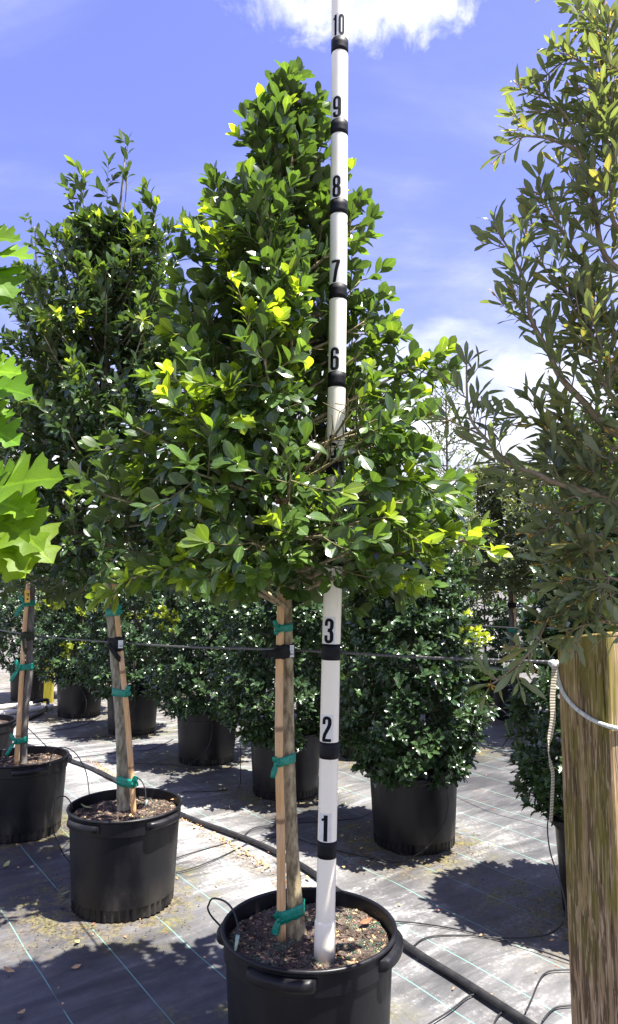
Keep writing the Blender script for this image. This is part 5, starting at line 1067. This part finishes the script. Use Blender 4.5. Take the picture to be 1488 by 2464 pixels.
# ================================================================== LOBED OAK at the other side
def red_oak():
    rng = random.Random(5); x, y = -1.02, 1.20
    make_pot(x, y, 'black pot of the lobed-leaf oak just outside the view', seed=33, chips=300)
    root = empty('oak_tree', (x, y, 0.40), 'bright yellow-green oak with large pointed lobed leaves reaching into view', 'tree')
    trunk = catmull([Vector(p) for p in ((x, y, 0.4), (x, y + .01, 1.0), (x - .01, y, 1.8), (x, y, 2.7))], 6)
    b = MB(); b.tube(trunk, [0.026 * (1 - 0.85 * i / (len(trunk) - 1)) for i in range(len(trunk))], 12); b.build('trunk', 'bark_grey', root)
    pl = Plant(root, 'red_oak', 'leaf_red_oak', 300)
    def limb(zb, tips):
        for tip in tips:
            p0 = at_z(trunk, zb); path = quad_path(p0, p0.lerp(tip, 0.5) + Vector((0, 0, 0.04)), tip, 6); b = MB(); b.tube(path, [0.006, 0.005, 0.0045, 0.004, 0.003, 0.0025, 0.002], 6); b.build('branch', 'twig_oak', root)
            for q in (2, 3, 3, 4, 4, 5):
                sd = rv(rng); sd.z = abs(sd.z) * 0.4; pl.leaf(rng, path[q], sd + (tip - p0).normalized() * 0.1 + Vector((-0.5, 0.1, -0.05)), Vector((0, -0.2, 1)) + rv(rng) * 0.3, rng.uniform(0.10, 0.14), rng.uniform(0.1, 0.7))
    spec = [   # leaf base pixel, tip pixel, depth base, depth tip, age, twist
     ((-40, 620), (72, 600), 1.32, 1.28, 0.5, 0.3), ((-50, 580), (40, 560), 1.34, 1.30, 0.6, -0.2), ((-45, 640), (30, 690), 1.32, 1.25, 0.35, 0.1), ((-60, 600), (15, 540), 1.35, 1.36, 0.7, 0.5), ((-50, 650), (12, 720), 1.33, 1.30, 0.3, -0.5),
     ((-60, 900), (38, 880), 1.30, 1.25, 0.6, 0.2), ((-55, 930), (64, 930), 1.32, 1.26, 0.3, -0.2), ((-60, 950), (12, 985), 1.33, 1.30, 0.6, 0.6),
     ((-60, 1015), (36, 1050), 1.32, 1.26, 0.3, 0.1), ((-60, 1000), (-5, 1000), 1.35, 1.36, 0.5, -0.4),
     ((-30, 1180), (132, 1128), 1.28, 1.22, 0.65, 0.15), ((-40, 1160), (50, 1120), 1.32, 1.30, 0.45, -0.3), ((-45, 1200), (70, 1215), 1.30, 1.22, 0.8, 0.4), ((-40, 1220), (92, 1300), 1.28, 1.20, 0.75, -0.1), ((-40, 1240), (70, 1350), 1.28, 1.20, 0.85, 0.3),
     ((-50, 1250), (38, 1372), 1.28, 1.19, 0.9, -0.4), ((-30, 1230), (128, 1325), 1.30, 1.24, 0.9, 0.7), ((-50, 1230), (10, 1320), 1.30, 1.24, 0.5, 0.2), ((-60, 1150), (20, 1180), 1.36, 1.34, 0.4, 0.2), ((-60, 1270), (-5, 1360), 1.30, 1.22, 0.6, 0.0)]
    hubs = {0: (-60, 620), 5: (-75, 930), 8: (-75, 1005), 10: (-55, 1200)}
    for (u0, v0), (u1, v1), Y0, Y1_, ag, tw_ in spec:
        a, c = PY(u0, v0, Y0), PY(u1, v1, Y1_); d = c - a
        pl.leaf(rng, a, d, Vector((0.10 + tw_ * 0.8, -0.85, 0.60)) + rv(rng) * 0.15, d.length * 1.0, ag)
        hub = min(hubs.values(), key=lambda h: abs(h[1] - v0)); hp_ = PY(hub[0], hub[1], 1.32); b = MB(); b.tube([hp_, hp_.lerp(a, 0.5) + Vector((0, 0, 0.006)), a + d * 0.03], [0.0016, 0.0013, 0.0011], 5, False); b.build('petiole', 'twig_oak', root)
    for zb, h in ((1.85, (-60, 620)), (1.70, (-75, 930)), (1.6, (-75, 1005)), (1.45, (-55, 1200))): limb(zb, [PY(h[0], h[1], 1.32)])
    for k in range(70):
        zb = 1.35 + 1.3 * rng.random(); a = rng.uniform(R(100), R(260)); e = at_z(trunk, zb) + Vector((math.cos(a) * rng.uniform(.1, .4), math.sin(a) * rng.uniform(.1, .35), rng.uniform(0, .2)))
        if k % 5 == 0: limb(zb, [e])
        pl.leaf(rng, e if k % 5 == 0 else at_z(trunk, zb), (e - at_z(trunk, zb)) + Vector((0, 0, -0.1)), Vector((0, 0, 1)) + rv(rng) * 0.4, rng.uniform(0.11, 0.15), rng.uniform(.2, .8))
red_oak()

# ================================================================== GROUND PIECES
ground(POTS)
def gtube(name, spec, r, label, mat='tube_black', group='drip tubes', cat='tube', n=6, seg=7):
    pts = []
    for q in spec:
        if q[0] == 'g': pts.append(PZ(q[1], q[2], r + 0.001))
        elif q[0] == 'w': pts.append(Vector(q[1:]))
        else: pts.append(PY(q[1], q[2], q[0]))
    b = MB(); b.tube(catmull(pts, n), r, seg); return tag(b.build(name, mat, None, pts[0]), label, cat, group)
def G(*p): return [('g', u, v) for u, v in p]
gtube('irrigation_pipe', G((60, 1790), (170, 1829), (240, 1857), (300, 1888), (440, 1961), (560, 2006), (640, 2038), (740, 2091), (860, 2180), (980, 2276), (1130, 2371), (1270, 2461), (1400, 2545)), 0.0150, 'thick black irrigation pipe running along the row behind the pots', 'pipe_black', None, 'pipe', seg=12)
rt = 0.0032
DT = [
 ('thin black drip tube looping over the rim of the measuring-pole pot', [('w', -0.24, 2.60, 0.01), ('w', -0.25, 2.565, 0.30), (2.53, 506, 2200), (2.48, 504, 2174), (2.42, 514, 2162), (2.36, 541, 2169), (2.31, 562, 2192), (2.27, 573, 2228), (2.25, 572, 2256)]),
 ('thin drip tube looping over the left rim of the thick-trunk pot', [('g', 170, 2075), (3.62, 152, 2053), (3.58, 132, 2010), (3.58, 125, 1975), (3.60, 133, 1926), (3.62, 155, 1916), (3.62, 170, 1930), (3.62, 175, 1948)]),
 ('short drip tube arching inside the thick-trunk pot', [(3.66, 322, 1872), (3.64, 338, 1876), (3.62, 349, 1897), (3.60, 352, 1930)]),
 ('drip tube arching over the rim of the slim tree pot', [(4.55, 122, 1828), (4.52, 128, 1806), (4.50, 150, 1798), (4.46, 174, 1806), (4.42, 194, 1829), (4.38, 210, 1869), ('g', 217, 1935)]),
 ('drip tube lying from the thick-trunk pot up to the pipe', G((420, 2066), (470, 2050), (540, 2030), (588, 2013))),
 ('drip tube lying below its neighbour from the thick-trunk pot to the pipe', G((415, 2101), (470, 2087), (540, 2058), (612, 2022))),
 ('drip tube curving behind the pole to the big holly pot', G((588, 2010), (612, 1992), (662, 1984), (712, 1980), (766, 1978), (812, 1974), (866, 1968), (908, 1948))),
 ('drip tube curving in front of and up the big holly pot', G((628, 2026), (662, 2015), (712, 2019), (766, 2034), (842, 2054), (912, 2069), (960, 2074)) + [(4.16, 1000, 2058), (4.17, 1030, 2037), (4.20, 1063, 1993), (4.215, 1079, 1940), (4.215, 1071, 1890), (4.23, 1052, 1858)]),
 ('drip tube arching out beside the right flank of the big holly', [(4.55, 1182, 1692), (4.55, 1221, 1719), (4.55, 1234, 1750), (4.55, 1224, 1790), (4.55, 1182, 1812)]),
 ('drip tube running straight from the pole pot past the post', G((940, 2216), (1019, 2223), (1110, 2238), (1201, 2260), (1292, 2285), (1381, 2316), (1460, 2345))),
 ('drip tube sweeping right and up to the pot behind the post', G((997, 2275), (1019, 2259), (1056, 2251), (1128, 2251), (1209, 2257), (1274, 2256), (1325, 2246)) + [(3.20, 1356, 2220), (3.22, 1362, 2183), (3.26, 1347, 2118), (3.28, 1325, 2052), (3.3, 1318, 1990), (3.32, 1326, 1955), (3.36, 1352, 1950)]),
 ('drip tube curling off the pipe below the post', G((1265, 2436), (1281, 2402), (1296, 2365), (1314, 2341), (1347, 2334), (1430, 2334))),
 ('short drip tube leaving the pipe toward the post foot', G((1305, 2458), (1332, 2428), (1365, 2420), (1440, 2419))),
 ('drip tube leaving the pipe toward the front of the pole pot', G((1165, 2388), (1128, 2398), (1085, 2431), (1030, 2466), (980, 2500))),
 ('short drip tube curling forward off the pipe', G((1234, 2432), (1209, 2436), (1194, 2453), (1185, 2480))),
 ('drip tube curving down the face of the pot between the two left-hand stakes', [(8.48, 168, 1633), (8.46, 194, 1656), (8.44, 208, 1688), (8.42, 202, 1720), ('g', 186, 1735)]),
 ('drip tube down the face of the pot just behind the thick mossy trunk', [(7.48, 325, 1651), (7.47, 325, 1691), (7.46, 311, 1726), ('g', 296, 1776)]),
 ('drip tube down the face of the pot between mossy trunk and pole tree', [(6.25, 507, 1714), (6.24, 511, 1756), (6.24, 497, 1804), ('g', 445, 1850)]),
 ('drip tube hanging left of the pot behind the main trunk', [(5.4, 602, 1724), (5.4, 582, 1768), (5.35, 579, 1850), ('g', 575, 1892), ('g', 526, 1903), ('g', 437, 1906)]),
 ('drip tube on pale ground past the slim grey trunk', G((66, 1765), (162, 1753), (205, 1744), (242, 1726))),
 ('straight drip tube on pale ground behind the slim tree pot', G((66, 1777), (170, 1776), (267, 1772))),
 ('drip tube running diagonally behind the slim tree pot', G((60, 1744), (85, 1768), (112, 1795))),
 ('drip tube lying left of the thick mossy trunk', G((178, 1823), (275, 1812), (311, 1807), (364, 1803), (418, 1778))),
 ('drip tube passing behind the thick mossy trunk', G((175, 1832), (283, 1836), (404, 1840), (470, 1850))),
 ('drip tube bowed in front of the far staked tree pot', [(8.24, 1230, 1640), (8.23, 1222, 1680), (8.22, 1200, 1712), ('g', 1170, 1745)]),
]
for lb, sp in DT: gtube('drip_tube', sp, rt if 'far' not in lb else 0.004, lb)
for lb, p in (('pale green drip emitter stake in the measuring-pole pot', PY(570, 2268, 2.245)), ('pale drip emitter stake in the thick-trunk pot', PY(352, 1934, 3.60)), ('pale drip emitter stake at the slim tree pot', PY(122, 1832, 4.55))):
    b = MB(); k_ = 1.0 if 'measuring' in lb else 0.9
    b.tube([p + Vector((-0.004, -0.004, -0.028)) * k_, p + Vector((0, 0, 0.0)), p + Vector((0.003, 0.002, 0.020)) * k_], [0.003, 0.0055, 0.006], 8); tag(b.build('drip_emitter', 'emitter', None, p), lb, 'emitter', 'drip emitters')
gtube('white_pipe', [('w', *(PZ(-60, 1708, 0.034))), ('w', *PZ(98, 1692, 0.034))], 0.032, 'white plastic pipe on the ground nearer the yellow board', 'pvc_white', 'white pipes', 'pipe', 3, 12)
gtube('white_pipe', [('w', *(PZ(-60, 1726, 0.034))), ('w', *PZ(44, 1711, 0.034)), ('w', *PZ(127, 1700, 0.034))], 0.032, 'white plastic pipe on the ground running up to the black hose', 'pvc_white', 'white pipes', 'pipe', 3, 12)
gtube('black_hose', [('w', *PZ(80, 1690, 0.09)), ('w', *PZ(110, 1684, 0.10)), ('w', *PZ(116, 1690, 0.07)), ('w', *PZ(109, 1706, 0.03)), ('w', *PZ(92, 1719, 0.025)), ('w', *PZ(70, 1729, 0.022))], 0.022, 'black hose bending down beside the white pipes', 'pipe_black', None, 'hose', 5, 10)
def board():
    c = PZ(114, 1692, 0.0); b = MB(); ex = Vector((0.055, 0.0, 0)); ey = Vector((0, 0.04, 0)); b.box(c + Vector((0, 0.04, 0.34)), ex, ey, Vector((0, 0, 0.34)))
    tag(b.build('wooden_board', 'stake_yellow', None, c, smooth=False), 'short upright yellow-green board beside a far pot', 'board')
    # small round stickers on it are knots
board()
def fallen(u, v, L_, mat, rng, lab, grp, z=0.006, pos=None):
    p = PZ(u, v, z) if pos is None else Vector(pos); a = rng.uniform(0, 6.28); V, Fc, UV = SH['pointed'][rng.randrange(3)]
    m = Matrix.Translation(p) @ Matrix.Rotation(a, 4, 'Z') @ Matrix.Rotation(rng.uniform(-0.25, 0.25), 4, 'X') @ Matrix.Rotation(rng.uniform(-0.1, 0.0), 4, 'Y')
    b = MB(); vs = []
    for x, y, zz in V: vs.append(m @ Vector(((x - 0.5) * L_, y * L_ * 1.15, abs(zz) * L_ * 0.7 + 0.002)))
    n = len(vs); b.add(vs + [q - Vector((0, 0, 0.0006)) for q in vs], [tuple(f) for f in Fc] + [tuple(i + n for i in reversed(list(f))) for f in Fc])
    return tag(b.build('fallen_leaf', mat, None, p), lab, 'leaf', grp)
rngf = random.Random(9)
for u, v, L_, mt, lb in ((22, 2336, .055, 'litter_tan', 'curled orange-tan fallen leaf in the shade beside another leaf'), (46, 2329, .03, 'litter_brown', 'small brown curled leaf beside the orange-tan one'), (183, 2327, .042, 'litter_tan', 'tan fallen leaf alone on dark fabric between two teal stripes'), (52, 2437, .050, 'litter_tan', 'rounded tan fallen leaf lying near a teal stripe'),
                         (186, 2267, .045, 'litter_green', 'pale green fallen leaf before the thick-trunk pot'), (156, 2150, .045, 'litter_green', 'pale green leaf at the mossy side of the thick-trunk pot'), (152, 2178, .04, 'litter_brown', 'brown leaf against the foot of the thick-trunk pot'), (15, 2082, .06, 'litter_green', 'dry straw-coloured leaf below the slim tree pot'), (1172, 2396, .05, 'litter_tan', 'orange leaf tucked beside the irrigation pipe')):
    fallen(u, v, L_, mt, rngf, lb, None)
for k in range(46):
    s_ = rngf.random(); u, v = ((rngf.uniform(420, 760), None), (rngf.uniform(780, 900), rngf.uniform(1960, 2100)), (rngf.uniform(180, 600), rngf.uniform(1760, 1900)), (rngf.uniform(640, 900), rngf.uniform(1900, 2060)))[k % 4]
    if v is None: v = float(np.interp(u, [420, 560, 640, 760], [1962, 2018, 2050, 2118])) + rngf.uniform(4, 12)
    fallen(u, v, rngf.uniform(.022, .042), ('litter_tan', 'litter_green', 'litter_brown')[k % 3 if k % 4 else 0], rngf, ('small tan fallen leaf on the fabric among the pots', 'small green fallen leaf on the fabric among the pots', 'small brown fallen leaf on the fabric among the pots')[k % 3 if k % 4 else 0], ('small tan fallen leaves', 'small green fallen leaves', 'small brown fallen leaves')[k % 3 if k % 4 else 0])
def litter():
    rng = random.Random(4); 
    for mat, cnt, mode in (('litter_tan', 700, 0), ('debris', 1500, 1), ('litter_brown', 260, 0)):
        b = MB()
        for _ in range(cnt):
            if mode == 0:
                r_ = rng.uniform(2.6, 6.5); n_ = 2.27 - 0.02 - abs(rng.gauss(0, 0.035)); p = ROW * r_ + ACROSS * n_
                if rng.random() < 0.22: p = Vector((rng.uniform(-4.5, -1.2), rng.uniform(8.0, 10.5), 0))
                if rng.random() < 0.10: p = Vector((rng.uniform(-2, 1.6), rng.uniform(2.8, 7), 0))
                L_ = rng.uniform(0.005, 0.014)
            else:
                px, py = POTS[rng.choice((1, 1, 2, 4, 5, 5, 6, 7))]; a = rng.uniform(0, 6.28); d = 0.25 + abs(rng.gauss(0, 0.16)); p = Vector((px - 0.10 + d * math.cos(a), py - 0.04 + d * math.sin(a), 0)); L_ = rng.uniform(0.002, 0.008)
            a = rng.uniform(0, 6.28); e1 = Vector((math.cos(a), math.sin(a), rng.uniform(-.2, .4))) * L_; e2 = Vector((-math.sin(a), math.cos(a), rng.uniform(-.2, .3))) * L_ * rng.uniform(.3, .7); c = Vector((p.x, p.y, 0.004))
            up = Vector((0, 0, 0.002)); vs = [c - e1, c - e2, c + e1, c + e2, c + up + Vector((0, 0, L_ * .3))]; b.add(vs, [(0, 1, 4), (1, 2, 4), (2, 3, 4), (3, 0, 4), (3, 2, 1, 0)])
        tag(b.build('leaf_litter', mat, None, (0, 0, 0), smooth=False), 'scattered dry leaf crumbs along the irrigation pipe' if mode == 0 else 'dark soil crumbs scattered round the pots', 'litter', None, 'stuff')
litter()
def pot_leaves():
    rng = random.Random(8)
    for u, v, L_, mt, lb in ((905, 2195, .045, 'litter_tan', 'orange dry leaf on the mulch at the right rim of the pole pot'), (880, 2222, .05, 'litter_brown', 'reddish-brown leaf on the mulch right of the pole'), (835, 2158, .03, 'litter_tan', 'orange leaf on the mulch behind the pole'), (845, 2322, .03, 'litter_tan', 'yellow leaf on the front mulch of the pole pot'), (915, 2296, .02, 'litter_green', 'lime leaf scrap at the right rim of the pole pot')):
        p = PZ(u, v, 0.432); fallen(0, 0, L_, mt, rng, lb, None, pos=(p.x, p.y, 0.436))
    for u, v, L_, mt, lb in ((208, 1945, .07, 'litter_green', 'pale green leaf lying on the mulch of the thick-trunk pot'), (334, 1936, .05, 'litter_green', 'upright green leaf beside the stake in the thick-trunk pot'), (420, 1925, .05, 'litter_tan', 'tan leaf at the right rim of the thick-trunk pot')):
        p = PZ(u, v, 0.432); fallen(0, 0, L_, mt, rng, lb, None, pos=(p.x, p.y, 0.436))
pot_leaves()
finish_plants()
